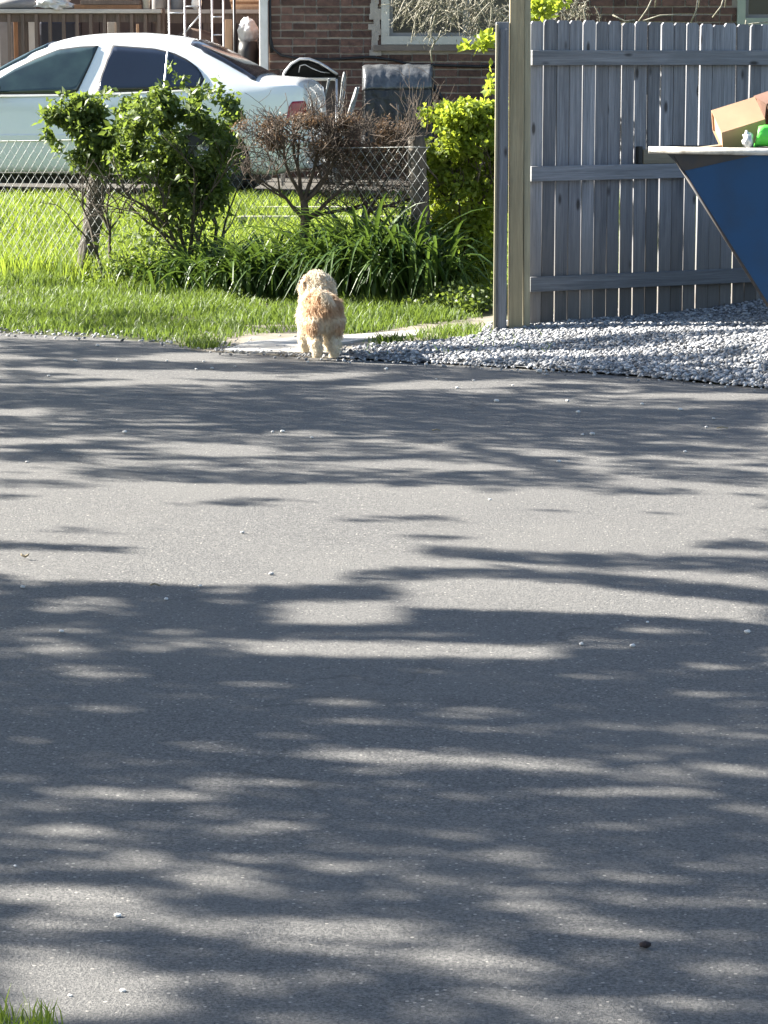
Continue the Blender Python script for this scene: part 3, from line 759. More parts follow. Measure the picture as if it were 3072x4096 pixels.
for kz in range(-k0, int((ZT-zc)/pit)):
    z = zc+kz*pit
    x = SW+.004-(.116 if kz % 2 else 0)
    while x < XR:
        L = bl if rb.random() > .22 else .106
        x0 = max(x, SW+.003); x1 = x+L; x += L+jt
        if x1 > XR or x1-x0 < .03: continue
        skip = False
        for wn in (win1, win2):
            if z+bh/2 > wn[2]-.06 and z-bh/2 < wn[3] and x1 > wn[0] and x0 < wn[1]:
                if x0 < wn[0]-.04: x1 = wn[0]-.006
                elif x1 > wn[1]+.04: x0 = wn[1]+.006
                else: skip = True
        if skip: continue
        xc, pr = (x0+x1)/2, rb.uniform(0, .004)
        vis = (1.0 < z < 2.16) and ((xc < 1.15) or (1.35 < xc < 3.85 and z > 1.9))
        dd = (x1-x0, bd, bh+rb.uniform(-.004,.003)); cc = (xc, YH+bd/2-.006-pr, z+rb.uniform(-.003,.003))
        if vis and nb < 300:
            o = bpy.data.objects.new('brick', bme); COL.objects.link(o); o.location = cc; o.scale = dd
            o.rotation_euler = (0, rb.uniform(-.01,.01), 0); attach(o, house); nb += 1
        else: rest.box(cc, dd)
o = rest.build('brickwork', M['brick'], house); o['kind'] = 'stuff'
def window(wn, fm, lab):
    x0, x1, z0, z1 = wn; t_ = .08
    f_ = MB()
    f_.box(((x0+x1)/2, YH-.0, z0+t_/2), (x1-x0, .07, t_)); f_.box(((x0+x1)/2, YH-.0, z1-t_/2), (x1-x0, .07, t_))
    f_.box((x0+t_/2, YH-.0, (z0+z1)/2), (t_, .066, z1-z0-2*t_)); f_.box((x1-t_/2, YH-.0, (z0+z1)/2), (t_, .066, z1-z0-2*t_))
    wo = f_.build('window', fm, house); wo['label'] = lab
    n_ = 2 if x1-x0 > 1.3 else 1; W_ = (x1-x0-2*t_)/n_
    for i in range(n_):
        a = x0+t_+i*W_; s_ = MB(); q_ = .035
        s_.box((a+W_/2, YH+.03, z0+t_+q_/2), (W_-.004, .04, q_)); s_.box((a+W_/2, YH+.03, z1-t_-q_/2), (W_-.004, .04, q_))
        s_.box((a+q_/2, YH+.03, (z0+z1)/2), (q_, .036, z1-z0-2*t_-2*q_)); s_.box((a+W_-q_/2, YH+.03, (z0+z1)/2), (q_, .036, z1-z0-2*t_-2*q_))
        s_.build('sash', M['grey_plastic'], wo)
        p_ = MB(); p_.box((a+W_/2, YH+.045, (z0+z1)/2), (W_-2*q_+.006, .006, z1-z0-2*t_-2*q_+.006)); p_.build('pane', M['pane'], wo)
    b_ = MB(); b_.box(((x0+x1)/2, YH+.19, (z0+z1)/2), (x1-x0, .02, z1-z0)); b_.build('blind', M['darksteel'], wo)
    s_ = MB(); s_.box(((x0+x1)/2+.0, YH-.008, z0-.034), (x1-x0+.16, .09, .058)); s_.build('sill', M['sill'], house, bevel=.004)
window(win1, M['cream'], 'wide cream framed window half hidden by dry twigs')
window(win2, M['greentrim'], 'narrow greenish framed window at the right edge')
# smeared mortar repair beside the window frame
m = MB()
for k in range(14):
    m.box((win1[0]-.055+rb.uniform(-.02,.012), YH-.012, win1[2]-.08+k*.05), (rb.uniform(.06,.12), .012+.0006*k, .056))
m.build('mortar_patch', M['mortar'], house)
m = MB(); m.box((SW+.01, YH+1.8, (zg+ZT)/2-.15), (.2, 3.4, ZT-zg+.3)); m.build('side_wall', M['brick'], house)
m = MB(); P_ = [(SW-.15, YH-.35, ZT-.02), (XR+.3, YH-.35, ZT-.02), (XR+.3, YH+4, ZT+1.5), (SW-.15, YH+4, ZT+1.5)]
plate(P_, .12, 'roof', M['siding'], house)
# downspout at the corner
m = MB(); xd = at(1055, 100, YH-.08).x
m.box((xd, YH-.075, 2.0), (.085, .075, 3.1)); m.build('downspout', M['white'], house, bevel=.01)
m = MB(); m.tube([(SW+.012, YH-.045, 3.4), (SW+.014, YH-.045, 1.75), (SW+.03, YH-.05, 1.66)], .014, 8); m.build('conduit', M['black'], house)
# black cable slung along the wall
cp = [(1082,150),(1092,196),(1125,222),(1200,236),(1330,238),(1480,228),(1570,240),(1640,258),(1780,262),(1920,266),(2060,258),(2200,262)]
m = MB(); m.tube([at(x, y, YH-.035) for x, y in cp], .013, 8); o = m.build('cable', M['black'], None)
tag(o, 'sagging black cable slung along the brick wall under the window', 'cable')

# ============================================================ BACK DECK AT THE LEFT
YD = 29.0
dk = thing('timber_deck', 'brown timber deck railing with pale cap above the white car roof', 'deck', (at(300,100,YD).x, YD, .45))
xl, xr_ = at(-260, 40, YD).x, at(648, 40, YD).x; zc_ = at(300, 45, YD).z
m = MB(); m.box(((xl+xr_)/2, YD, zc_), (xr_-xl, .14, .042)); m.build('rail_cap', M['capwood'], dk, bevel=.005).rotation_euler = (0, 0, 0)
m = MB(); m.box(((xl+xr_)/2, YD+.02, zc_-.066), (xr_-xl, .04, .088)); m.build('top_rail', M['deck'], dk)
m = MB(); m.box(((xl+xr_)/2, YD+.02, 1.42), (xr_-xl, .04, .088)); m.build('bottom_rail', M['deck'], dk)
m = MB(); m.box(((xl+xr_)/2, YD+1.2, 1.27), (xr_-xl+.3, 2.7, .09)); m.build('deck_floor', M['deck'], dk)
for xx in np.linspace(xl+.1, xr_-.1, 4):
    m = MB(); m.box((xx, YD+.2, .83), (.09, .09, .80)); m.build('support_post', M['deck'], dk)
px = -235
while px < 640:
    if not any(abs(px-q_) < 1 for q_ in ()):
        m = MB(); xx = at(px, 100, YD).x; m.box((xx, YD+.02-.039, (zc_-.03+1.40)/2), (.034, .036, zc_-.03-1.40)); m.build('baluster', M['deck'], dk)
    px += 54.5
for px in (90, 640):
    m = MB(); xx = at(px, 100, YD).x; m.box((xx, YD+.085, 1.78), (.09, .088, .68)); m.build('rail_post', M['deck'], dk)
# the back building wall of brown boards behind the deck
sh = thing('back_shed', 'brown boarded shed wall behind the deck railing', 'shed', (at(400,100,31.6).x, 31.6, .45))
x = at(-420, 100, 31.6).x; k = 0; rr = random.Random(3); xe = at(1200, 100, 31.6).x
while x < xe:
    ww = rr.uniform(.16, .22); m = MB(); m.box((0,0,0), (ww-.008, .03, 2.9)); o = m.build('board', M['siding'], sh); o.location = (x+ww/2, 31.6+rr.uniform(-.006,.006), 1.85); x += ww
m = MB(); m.box(((at(-420,100,31.6).x+xe)/2, 31.66, 1.84), (xe-at(-420,100,31.6).x, .06, 2.86)); m.build('backing', M['black'], sh)
m = MB(); plate([(at(-430,100,31.6).x, 31.3, 3.3), (xe+.1, 31.3, 3.3), (xe+.1, 34, 4.0), (at(-430,100,31.6).x, 34, 4.0)], .08, 'roof', M['siding'], sh)

def item(px0, py0, px1, py1, Y, d, mat, name, label, cat, bevel=.01, kind='box', zb_=None):
    a = at(px0, py0, Y); b_ = at(px1, py1, Y); z0 = b_.z if zb_ is None else zb_; z1 = a.z
    m = MB(); cx = (a.x+b_.x)/2; wx = b_.x-a.x
    if kind == 'box':
        m.box((cx, Y+d/2, (z0+z1)/2), (wx, d, z1-z0))
    elif kind == 'barrel':
        r_ = wx/2; h_ = z1-z0
        m.lathe([(0,0),(r_*.92,0),(r_,h_*.06),(r_,h_*.45),(r_*1.03,h_*.5),(r_,h_*.55),(r_,h_*.92),(r_*.9,h_),(0,h_)], 24, Matrix.Translation((cx, Y+r_, z0)))
    elif kind == 'bucket':
        r_ = wx/2; h_ = z1-z0
        m.lathe([(0,0),(r_*.85,0),(r_*.98,h_*.9),(r_*1.05,h_*.9),(r_*1.05,h_*.97),(r_,h_),(r_*.94,h_*.97),(r_*.8,.02),(0,.02)], 24, Matrix.Translation((cx, Y+r_, z0)))
    o = m.build(name, mat, None, bevel=bevel if kind == 'box' else 0); return tag(o, label, cat)
FLZ = 1.318
item(-5, 62, 52, 300, YD+.55, .4, M['grey_plastic'], 'storage_bin', 'grey storage bin behind the leftmost deck balusters', 'bin', zb_=FLZ)
item(53, 60, 74, 300, YD+.3, .03, M['orange_wood'], 'plank', 'upright orange plank behind the deck railing at far left', 'plank', .003, zb_=FLZ)
item(112, 82, 142, 300, YD+.35, .05, M['white'], 'whiteboard', 'narrow whitish board standing behind the deck balusters', 'board', .004, zb_=FLZ)
item(158, 86, 306, 300, YD+.45, .5, M['navy'], 'storage_box', 'dark navy storage box on the deck, seen between the balusters', 'box', .02, zb_=FLZ)
item(430, 88, 462, 300, YD+.5, .2, M['cream'], 'small_carton', 'small pale carton on the deck behind the balusters', 'carton', .004, zb_=FLZ)
item(545, 96, 558, 300, YD+.5, .03, M['tan_wood'], 'plank', 'short upright tan plank behind the right end of the deck railing', 'plank', .003, zb_=FLZ)
o = lump('white_bag', (at(500,105,YD+.5).x, YD+.5, FLZ+.26), (.045, .06, .26), M['white'], 5, .3, 3); tag(o, 'crumpled white bag on the deck behind the balusters', 'bag')
# things resting on the rail cap
capz = zc_+.021
o = lump('plastic_bag', (at(220,20,YD).x, YD, capz+.062), (.17, .11, .07), M['plastic'], 8, .5, 4, 2.2); tag(o, 'crumpled shiny plastic bag lying on the pale deck rail cap', 'plastic bag')
m = MB(); xa, xb2 = at(-40,20,YD).x, at(140,20,YD).x; m.tube([(xa, YD+.01, capz+.05), (xb2, YD+.01, capz+.05)], .05, 16); o = m.build('grey_tube', M['grey_plastic'], None); tag(o, 'grey tube lying on the deck rail cap at far left', 'tube')
for k, (p0, p1, zz, mt, lb) in enumerate([(300, 565, .022, 'orange_wood', 'lower brown board stacked on the deck rail cap'), (325, 560, .068, 'deck', 'upper dark board stacked on the deck rail cap')]):
    m = MB(); m.box((0,0,0), (at(p1,20,YD).x-at(p0,20,YD).x, .13, .043)); o = m.build('stacked_board', M[mt], None, bevel=.003); o.location = ((at(p1,20,YD).x+at(p0,20,YD).x)/2, YD, capz+zz); tag(o, lb, 'board')
m = MB(); m.box((0,0,0), (.36, .1, .10)); o = m.build('tan_carton', M['card'], None, bevel=.003); o.location = (at(455,-5,YD).x, YD, capz+.14); tag(o, 'pale tan carton on top of the stacked boards at the top edge', 'carton')
r_ = .045; m = MB(); m.lathe([(0,0),(.036,0),(.045,.16),(.049,.165),(.045,.175),(.04,.165),(0,.16)], 20, Matrix.Translation((at(586,30,YD).x, YD-.01, capz))); o = m.build('bucket', M['cream'], None); tag(o, 'small cream bucket on the right end of the deck rail cap', 'bucket')
# tanks, frames and clutter between the deck and the house corner
YS = 28.6
for (px0, px1, y0_, mt, lb) in ((604, 664, -60, 'grey_plastic', 'grey drum beside the cream bucket'), (680, 742, -40, 'bluegrey', 'blue grey drum behind the first metal frame')):
    item(px0, y0_, px1, 48, YS+.75, .3, M[mt], 'drum', lb, 'drum', kind='barrel')
tb = thing('work_bench', 'long pale topped bench behind the metal frames', 'bench', (at(850,30,YS+.55).x, YS+.55, .45))
xa, xb2 = at(596,30,YS).x, at(1032,30,YS).x; zt2 = at(800,38,YS+.5).z
m = MB(); m.box(((xa+xb2)/2, YS+.9, zt2-.02), (xb2-xa, .8, .04)); m.build('bench_top', M['capwood'], tb)
m = MB(); m.box(((xa+xb2)/2, YS+.56, zt2-.09), (xb2-xa, .04, .10)); m.build('apron', M['deck'], tb)
for xx in (xa+.06, (xa+xb2)/2, xb2-.06):
    for yy in (YS+.6, YS+1.2):
        m = MB(); m.box((xx, yy, (zt2-.04+.44)/2), (.08, .08, zt2-.04-.44)); m.build('leg', M['deck'], tb)
for k, (y_, mt) in enumerate(((-6,'tan_wood'),(6,'orange_wood'),(18,'tan_wood'),(28,'tan_wood'))):
    zz = at(980, y_, YS+.8).z; m = MB(); m.box((0,0,0), (at(1030,0,YS).x-at(905,0,YS).x-.004*k, .3, .028)); o = m.build('stacked_plank', M[mt], None, bevel=.002)
    zz = zt2+.015+.0285*(3-k); o.location = (at(967,0,YS).x+.004*k, YS+.85, zz); tag(o, ('topmost', 'second', 'third', 'lowest')[k]+' of four tan planks stacked on the bench beside the downspout', 'plank')
o = lump('white_jug', (at(785,20,YS+.7).x, YS+.75, zt2+.075), (.055, .05, .078), M['white'], 4, .15, 3); tag(o, 'white jug on the bench between the two metal frames', 'jug')
def frame(pxs, rungs, Y, name, label, diag=None, mat='metal', r_=.010):
    t_ = thing(name, label, 'metal frame', (at(pxs[0],100,Y).x, Y, .44))
    for px_ in pxs:
        m = MB(); xx = at(px_, 100, Y).x; m.tube([(xx, Y, .44), (xx+.004, Y, 2.35)], r_, 8); m.build('upright', M[mat], t_)
    for (a, b_, y_) in rungs:
        m = MB(); m.tube([at(a, y_, Y), at(b_, y_, Y)], r_*.8, 8); m.build('rung', M[mat], t_)
    if diag: m = MB(); m.tube([at(*diag[0], Y), at(*diag[1], Y)], r_*.8, 8); m.build('brace', M[mat], t_)
frame((676, 739, 800), ((676,739,52),(739,800,26),(676,800,250),(676,800,-30)), YS-.35, 'metal_rack', 'thin metal rack with a diagonal brace behind the car roof', ((733,140),(798,62)))
frame((848, 893), ((848,893,68),(848,893,140),(848,893,210),(848,893,280),(848,893,-10)), YS-.45, 'ladder', 'narrow metal ladder standing left of the tan plank')
item(900, 78, 932, 560, YS-.2, .03, M['tan_wood'], 'upright_plank', 'wide upright tan plank behind the ladder', 'plank', .003, zb_=.44)
m = MB(); m.tube([(at(937,0,YS-.3).x, YS-.3, .44), (at(937,0,YS-.3).x, YS-.3, 2.5)], .014, 8); o = m.build('black_pole', M['black'], None); tag(o, 'thin black pole right of the tan upright plank', 'pole')
o = lump('white_sack', (at(992,120,YS-.2).x, YS-.15, at(990,128,YS-.2).z), (.105, .11, .135), M['plastic'], 11, .22, 4, 1.6); tag(o, 'shiny white plastic sack on the dark drum left of the downspout', 'sack')
item(948, 165, 1034, 420, YS-.4, .3, M['black'], 'dark_drum', 'dark drum under the white sack, left of the downspout', 'drum', kind='barrel', zb_=.44)
o = lump('brown_heap', (at(800,300,YS).x, YS+.3, .8), (.9, .18, .95), M['siding'], 6, .3, 4, 1.8); tag(o, 'heap of brown junk behind the metal frames', 'junk heap')

# ============================================================ THINGS BY THE HOUSE WALL
YG = 26.2; gg = float(gz(0, YG))
xg0, xg1 = at(1448,300,YG).x, at(1735,300,YG).x; gzt = at(1600,264,YG).z
gr = thing('barbecue_grill', 'barbecue grill under a shiny black vinyl cover against the brick wall', 'grill', ((xg0+xg1)/2, YG+.25, gg))
P_ = []; W_ = (xg1-xg0)/2; cx = (xg0+xg1)/2
prof = [(-.26,.42),(-.265,.60),(-.262,.74),(-.25,.86),(-.235,.92),(-.19,1.0),(-.11,1.065),(0,1.09),(.1,1.07),(.2,.98),(.25,.80),(.25,.42)]
prof = [(a, gg+(b_-.42)*(gzt-gg-.42)/(1.09-.42)+.42) for a, b_ in prof]
for i in range(41):
    u = -1+2*i/40; e_ = 1-max(0, (abs(u)-.90)/.10)**2*.35
    row = []
    for j in range(len(prof)*3-2):
        a, t = divmod(j, 3); t /= 3
        y0_, z0_ = prof[a]; y1_, z1_ = prof[min(a+1, len(prof)-1)]
        y_, z_ = y0_+(y1_-y0_)*t, z0_+(z1_-z0_)*t
        low = max(0, (gg+.9-z_))/.5
        fold = .010*math.sin(u*17+2*noise.noise((u*3, z_*2, 1)))*low+.012*noise.noise((u*7, y_*11, z_*9))+.006*noise.noise((u*19, y_*31, z_*23))
        row.append((cx+u*W_*(1+.04*low)*(.97+.03*e_), YG+.27+(y_+fold*(1 if y_ < 0 else -.5))*e_, z_-(.05*(1-e_))+.010*noise.noise((u*5, y_*6, 4))))
    P_.append(row)
TJ = 24; P_T = [[(x, y-(.010 if j < 15 else -.004), z+.010) for j, (x, y, z) in enumerate(r_[10:TJ])] for r_ in P_]
m = MB(); m.grid(P_); ends = [[(x, y, z) for x, y, z in P_[0]], [(x, y, z) for x, y, z in P_[-1]]]
for e_ in ends: m.add(e_, [tuple(range(len(e_)))], False)
m.build('cover', M['cover'], gr)
m = MB(); m.grid(P_T); o = m.build('cover_sheen', M['cover_sheen'], gr, fix=False); o.modifiers.new('s', 'SOLIDIFY').thickness = .004  # thin layer on top of the cover, coloured lighter to imitate reflected sky
m = MB(); m.box((cx, YG+.005, gg+.60), (.02, .012, .36)); m.build('strap', M['grey_plastic'], gr)
for sx in (-1, 1):
    for sy in (.08, .46):
        m = MB(); m.tube([(cx+sx*(W_-.07), YG+sy, gg), (cx+sx*(W_-.07), YG+sy, gg+.6)], .018, 8); m.build('leg', M['darksteel'], gr)
m = MB(); m.box((cx+W_+.12, YG+.25, gg+.70), (.24, .34, .03)); m.build('side_shelf', M['black'], gr, bevel=.005)
m = MB(); m.tube([(cx+W_-.02, YG+.1, gg+.98), (cx+W_+.09, YG+.1, gg+.82), (cx+W_+.16, YG+.1, gg+.73)], .02, 8); m.build('side_handle', M['black'], gr)
# black hooped canopy behind the car's trunk
YK = 26.6; kg = float(gz(0, YK))
hp = thing('hooped_canopy', 'black hooped fabric canopy on a light frame behind the car trunk', 'canopy', (at(1240,300,YK).x, YK, kg))
arc = [(1128,318),(1138,290),(1165,256),(1200,236),(1235,236),(1275,250),(1312,272),(1350,298)]
A3 = [at(x, y, YK-.25) for x, y in arc]
m = MB(); m.tube(A3, .013, 8); m.build('hoop', M['metal'], hp)
m = MB(); m.tube([p+Vector((.01, .5, -.02)) for p in A3], .011, 8); m.build('hoop', M['black'], hp)
P_ = [[p*(1-t)+(p+Vector((.01, .5, -.02)))*t+Vector((0, 0, -.03*math.sin(t*3.14)+.004)) for t in np.linspace(0, 1, 7)] for p in A3]
m = MB(); m.grid(P_); o = m.build('fabric', M['cover'], hp, fix=False); o.modifiers.new('s', 'SOLIDIFY').thickness = .006
back = [Vector((p.x, YK+.22, p.z-.02)) for p in A3]; m = MB(); m.add(back, [tuple(range(len(back)))]); m.build('back_panel', M['black'], hp)
m = MB(); m.tube([at(x, y, YK-.2) for x, y in [(1195,290),(1200,262),(1220,258),(1245,272),(1285,288),(1320,292)]], .006, 6); m.build('inner_loop', M['metal'], hp)
for px in (1130, 1348):
    for yy in (-.25, .24):
        p = at(px, 315, YK); m = MB(); m.tube([(p.x, YK+yy, kg), (p.x, YK+yy, p.z)], .012, 8); m.build('leg', M['metal'], hp)
p0, p1 = at(1135,308,YK), at(1345,300,YK)
m = MB(); m.box(((p0.x+p1.x)/2, YK, p0.z-.02), (p1.x-p0.x, .46, .03)); m.build('tray', M['cream'], hp, bevel=.008)
# clear plastic sheeting draped beside the grill
def drape(pts, Y, w0, name, label, seed, mat):
    rr_ = random.Random(seed); P2 = []
    for i, (x, y) in enumerate(pts):
        c_ = at(x, y, Y); row = []
        for j in range(15):
            u = -1+2*j/14
            row.append((c_.x+.03*noise.noise((i*1.3, u*.8, seed))+u*w0*(.55+.5*noise.noise((i*.9, seed, 1))), Y+.025*math.sin(j*2.1+i*.4)+.05*noise.noise((u*4, i*.6, seed)), c_.z+.02*noise.noise((u*5, i, seed+3))))
        P2.append(row)
    m = MB(); m.grid(P2); o = m.build(name, mat, None, fix=False); s_ = o.modifiers.new('s', 'SOLIDIFY'); s_.thickness = .004
    o.modifiers.new('sub', 'SUBSURF').render_levels = 1
    return tag(o, label, 'plastic sheet')
def zrow(y): return y
drape([(1378,285),(1376,330),(1370,380),(1362,440),(1352,520),(1330,620),(1318,735)], 26.0, .028, 'plastic_sheet', 'narrow shiny plastic sheet hanging right of the hooped canopy', 2, M['plastic'])
drape([(1432,345),(1420,390),(1402,440),(1385,500),(1365,560),(1345,640),(1335,735)], 25.9, .040, 'plastic_sheet', 'wide crumpled plastic sheet hanging off the left end of the grill cover', 5, M['plastic'])
drape([(1318,312),(1308,345),(1298,390),(1290,440),(1288,520),(1286,620),(1286,735)], 25.8, .016, 'plastic_sheet', 'plastic strip hanging close behind the car tail', 7, M['plastic'])
YX = 26.55; xg = float(gz(0, YX))
a, b_ = at(1285,305,YX), at(1365,305,YX)
m = MB(); m.box(((a.x+b_.x)/2, YX, (a.z+xg)/2), (b_.x-a.x, .12, a.z-xg)); o = m.build('dark_crate', M['darksteel'], None, bevel=.01); tag(o, 'dark crate standing behind the hanging plastic strips', 'crate')
# weathered timbers edging the parking pad
for (x0, x1, Y, lb) in ((950, 1745, 22.95, 'nearer of two pale edging timbers seen under the bare shrub'), (1010, 1690, 23.42, 'farther of two pale edging timbers seen under the bare shrub')):
    xa, xb2 = at(x0,760,Y).x, at(x1,760,Y).x; zz = float(gz(0, Y)); m = MB(); m.box(((xa+xb2)/2, Y, zz+.028), (xb2-xa, .09, .075)); o = m.build('edging_timber', M['capwood'], None, bevel=.01)
    tag(o, lb, 'timber', 'edging timbers of the parking pad')

# ============================================================ WIRE FENCE
def cpt(x, z): return Vector((x, chain_y(x), z))
cf = thing('wire_fence', 'sagging chain-link fence on rough dark posts, grown through by shrubs', 'fence', (-2.18, 19.9, 0))
xa, xe = -5.2, .30; Lx = xe-xa; zt_, HT = 1.035, 1.0; stp = .062; m = MB(); rr = random.Random(6)
du = 1/math.sqrt(1+SL*SL); vis_w = 0
def sag(x): return -.03*abs(math.sin((x+2.18)*1.3))
segs = []
kx = 0
x = xa-1.0
while x < xe+1.0:
    for sg in (1, -1):
        pts = []
        for j in range(15):
            z = .02+j*(zt_-.02)/14; xx = x+sg*(z-.5)*du*.80
            if xa <= xx <= xe: pts.append(cpt(xx, z+sag(xx)*(z/zt_))+Vector((0, .004*sg*(1 if j % 2 else -1)+.012*noise.noise((xx*2, z*2, 0)), 0)))
        if len(pts) > 1: m.tube(pts, .0016, 4, cap=False)
    x += stp
m.build('wire_mesh', M['wire'], cf, fix=False)
for z, nm, r_ in ((zt_-.005, 'top_wire', .0024), (.80, 'tension_wire', .0022)):
    m = MB(); m.tube([cpt(x, z+sag(x))+Vector((0,-.006,0)) for x in np.linspace(xa, xe, 40)], r_, 6); m.build(nm, M['darksteel' if z < 1 else 'wire'], cf)
def rough_post(p0, p1, r0, parent, seed):
    m = MB(); pts = []; rad = []
    for i in range(26):
        t = i/25; p = p0.lerp(p1, t); pts.append(p+Vector((.008*noise.noise((t*5, seed, 0)), 0, 0))); rad.append(r0*(1.12-.15*t+.13*noise.noise((t*9, seed, 2))))
    m.tube(pts, rad, 12); o = m.build('post', M['rough_post'], parent)
    for v in o.data.vertices: v.co += v.co.normalized()*0+Vector((1,0,0))*.014*noise.noise(v.co*16)+Vector((0,1,0))*.014*noise.noise(v.co*16+Vector((9,0,0)))
p0 = at(335,1140,19.93); p0.z = -.05
rough_post(p0, at(408,600,19.96), .066, cf, 1)
p0 = Vector((at(1705,1205,18.42).x, 18.42, -.05)); rough_post(p0, at(1662,545,18.42), .062, cf, 2)
rough_post(Vector((-4.9, chain_y(-4.9)+.06, -.05)), Vector((-4.88, chain_y(-4.9)+.06, 1.1)), .06, cf, 3)

# ============================================================ PLANTS
def leaves(C, size, seed, mat, name, parent, asp=.5, droop=.3, rv=None, sv=.5):
    r = np.random.default_rng(seed); n = len(C)
    d = r.normal(size=(n, 3)); d[:, 2] -= droop; d /= np.linalg.norm(d, axis=1)[:, None]
    k_ = r.normal(size=(n, 3)); s_ = np.cross(d, k_); s_ /= np.linalg.norm(s_, axis=1)[:, None]+1e-9
    nn = np.cross(d, s_)
    L = (size*(1-sv/2+sv*r.random(n)))[:, None]; Wd = L*asp
    v0 = C; v1 = C+d*L*.45+s_*Wd*.5+nn*L*.08; v2 = C+d*L; v3 = C+d*L*.45-s_*Wd*.5+nn*L*.08
    V = np.stack([v0, v1, v2, v3], 1).reshape(-1, 3)
    T_ = np.array([[0,1,2],[0,2,3]]); Fc = (T_[None]+(np.arange(n)*4)[:, None, None]).reshape(-1, 3)
    rv = r.random(n) if rv is None else rv
    return link(name, npmesh(name, V, Fc, np.repeat(rv, 4)), mat, parent)
def grow(m, p, d, L, r, depth, rr_, tips, spread=.6, up=.25, nb_=3, seg=4, shrink_=.68, rmin=.0015, sides=5):
    pts = [p]; q_ = p.copy(); dd = d.normalized()
    for i in range(seg):
        dd = (dd+Vector((rr_.gauss(0,.16), rr_.gauss(0,.16), rr_.gauss(0,.12)+up*.12))).normalized(); q_ = q_+dd*(L/seg); pts.append(q_.copy())
    m.tube(pts, [max(rmin, r*(1-.4*i/seg)) for i in range(seg+1)], sides, cap=False)
    if depth == 0: tips.append((q_, dd)); return
    for k_ in range(nb_):
        f_ = pts[rr_.randint(max(1, seg-2), seg)] if k_ else q_
        nd = (dd+Vector((rr_.gauss(0,spread), rr_.gauss(0,spread), rr_.gauss(0,spread*.7)+up*.3))).normalized()
        grow(m, f_, nd, L*shrink_*rr_.uniform(.75,1.2), max(rmin, r*.58), depth-1, rr_, tips, spread, up, nb_, seg, shrink_, rmin, sides)
def cloud(ells, n, seed, surf=.55, thr=-.15, freq=5.0, loose=0):
    """points in the shells of ellipsoids (c, radii), broken up by noise so that gaps stay open"""
    r = np.random.default_rng(seed); out = []
    wt = np.array([e_[1][0]*e_[1][2] for e_ in ells]); wt = wt/wt.sum()
    while len(out) < n:
        k_ = r.choice(len(ells), p=wt); c_, rd = ells[k_]
        v = r.normal(size=3); v /= np.linalg.norm(v); rad = surf+(1-surf)*r.random()
        if r.random() < .25: rad *= r.random()
        elif r.random() < loose: rad *= 1+.45*abs(noise.noise((v[0]*5, v[1]*5+seed, v[2]*5)))*2*r.random()
        p = np.array(c_)+v*np.array(rd)*rad*(1+.25*noise.noise((v[0]*3+seed, v[1]*3, v[2]*3)))
        if noise.noise((p[0]*freq, p[1]*freq, p[2]*freq+seed)) > thr: out.append(p)
    return np.array(out)
def el(px, py, rx, rz, Y, ry=None):
    c_ = at(px, py, Y); s_ = Y/F*1.0
    return (tuple(c_), (rx*s_, ry if ry else rx*s_*.75, rz*s_))
# --- green shrub on the left post
YL = 19.62
s1 = thing('green_shrub', 'leafy dark green shrub leaning over the left fence post', 'shrub', (at(395,1050,YL).x, YL, 0))
m = MB(); tips = []; rr = random.Random(21); b0 = Vector((at(420,1110,YL).x, YL+.02, 0))
for d in ((-.35,0,1),(.12,.1,1),(.35,-.1,1)): grow(m, b0, Vector(d), .42, .014, 3, rr, tips, .5, .3)
m.build('stems', M['bark'], s1, fix=False)
E = [el(300,440,115,70,YL,.18), el(420,420,130,60,YL,.2), el(250,520,80,55,YL,.15), el(400,540,150,80,YL,.22), el(330,600,110,70,YL,.18), el(430,660,90,60,YL,.15), el(520,480,110,80,YL,.2), el(215,465,50,30,YL,.1)]
C = cloud(E, 4400, 31, thr=.02, freq=5.5, loose=.6); leaves(C, .050, 32, M['shrub'], 'crown', s1, sv=1.0)
# --- main green shrub
YM = 19.18
s2 = thing('green_shrub', 'tall bushy green shrub in front of the car rear door', 'shrub', (at(790,1000,YM).x, YM, 0))
m = MB(); tips = []; rr = random.Random(22); b0 = Vector((at(780,1050,YM).x, YM, 0))
for d in ((-.55,0,1),(-.12,.15,1),(.1,-.1,1),(.45,.1,1)): grow(m, b0, Vector(d), .50, .020, 3, rr, tips, .5, .3)
m.build('stems', M['bark'], s2, fix=False)
E = [el(600,470,120,90,YM,.22), el(740,460,140,90,YM,.25), el(860,470,110,80,YM,.22), el(660,590,170,100,YM,.28), el(820,600,140,110,YM,.28), el(920,640,70,90,YM,.18),
     el(700,740,150,90,YM,.24), el(840,760,110,80,YM,.2), el(560,640,80,80,YM,.18), el(640,380,45,40,YM,.1), el(800,385,80,50,YM,.14), el(920,450,45,60,YM,.1), el(690,880,120,60,YM,.18)]
E.append(el(505,570,90,90,YM,.18)); C = cloud(E, 8200, 33, thr=.05, freq=5.5, loose=.6)
extra = []; rr = random.Random(5)
for (x, y, x2, y2, k_) in ((690,360,685,250,26), (730,370,745,300,22), (640,390,630,340,26), (560,420,545,370,20), (870,410,878,320,34), (940,430,948,365,20), (920,440,910,360,20), (810,390,818,340,18)):
    for i in range(k_):
        t = rr.random(); p = at(x+(x2-x)*t+rr.gauss(0,9), y+(y2-y)*t+rr.gauss(0,6), YM+rr.gauss(0,.03)); extra.append(p[:])
for i in range(500):                                        # loose lower leaves
    p = at(rr.gauss(700,110), rr.uniform(820,1010), YM+rr.gauss(0,.12)); extra.append(p[:])
C = np.concatenate([C, np.array(extra)]); leaves(C, .052, 34, M['shrub'], 'crown', s2, sv=1.0)
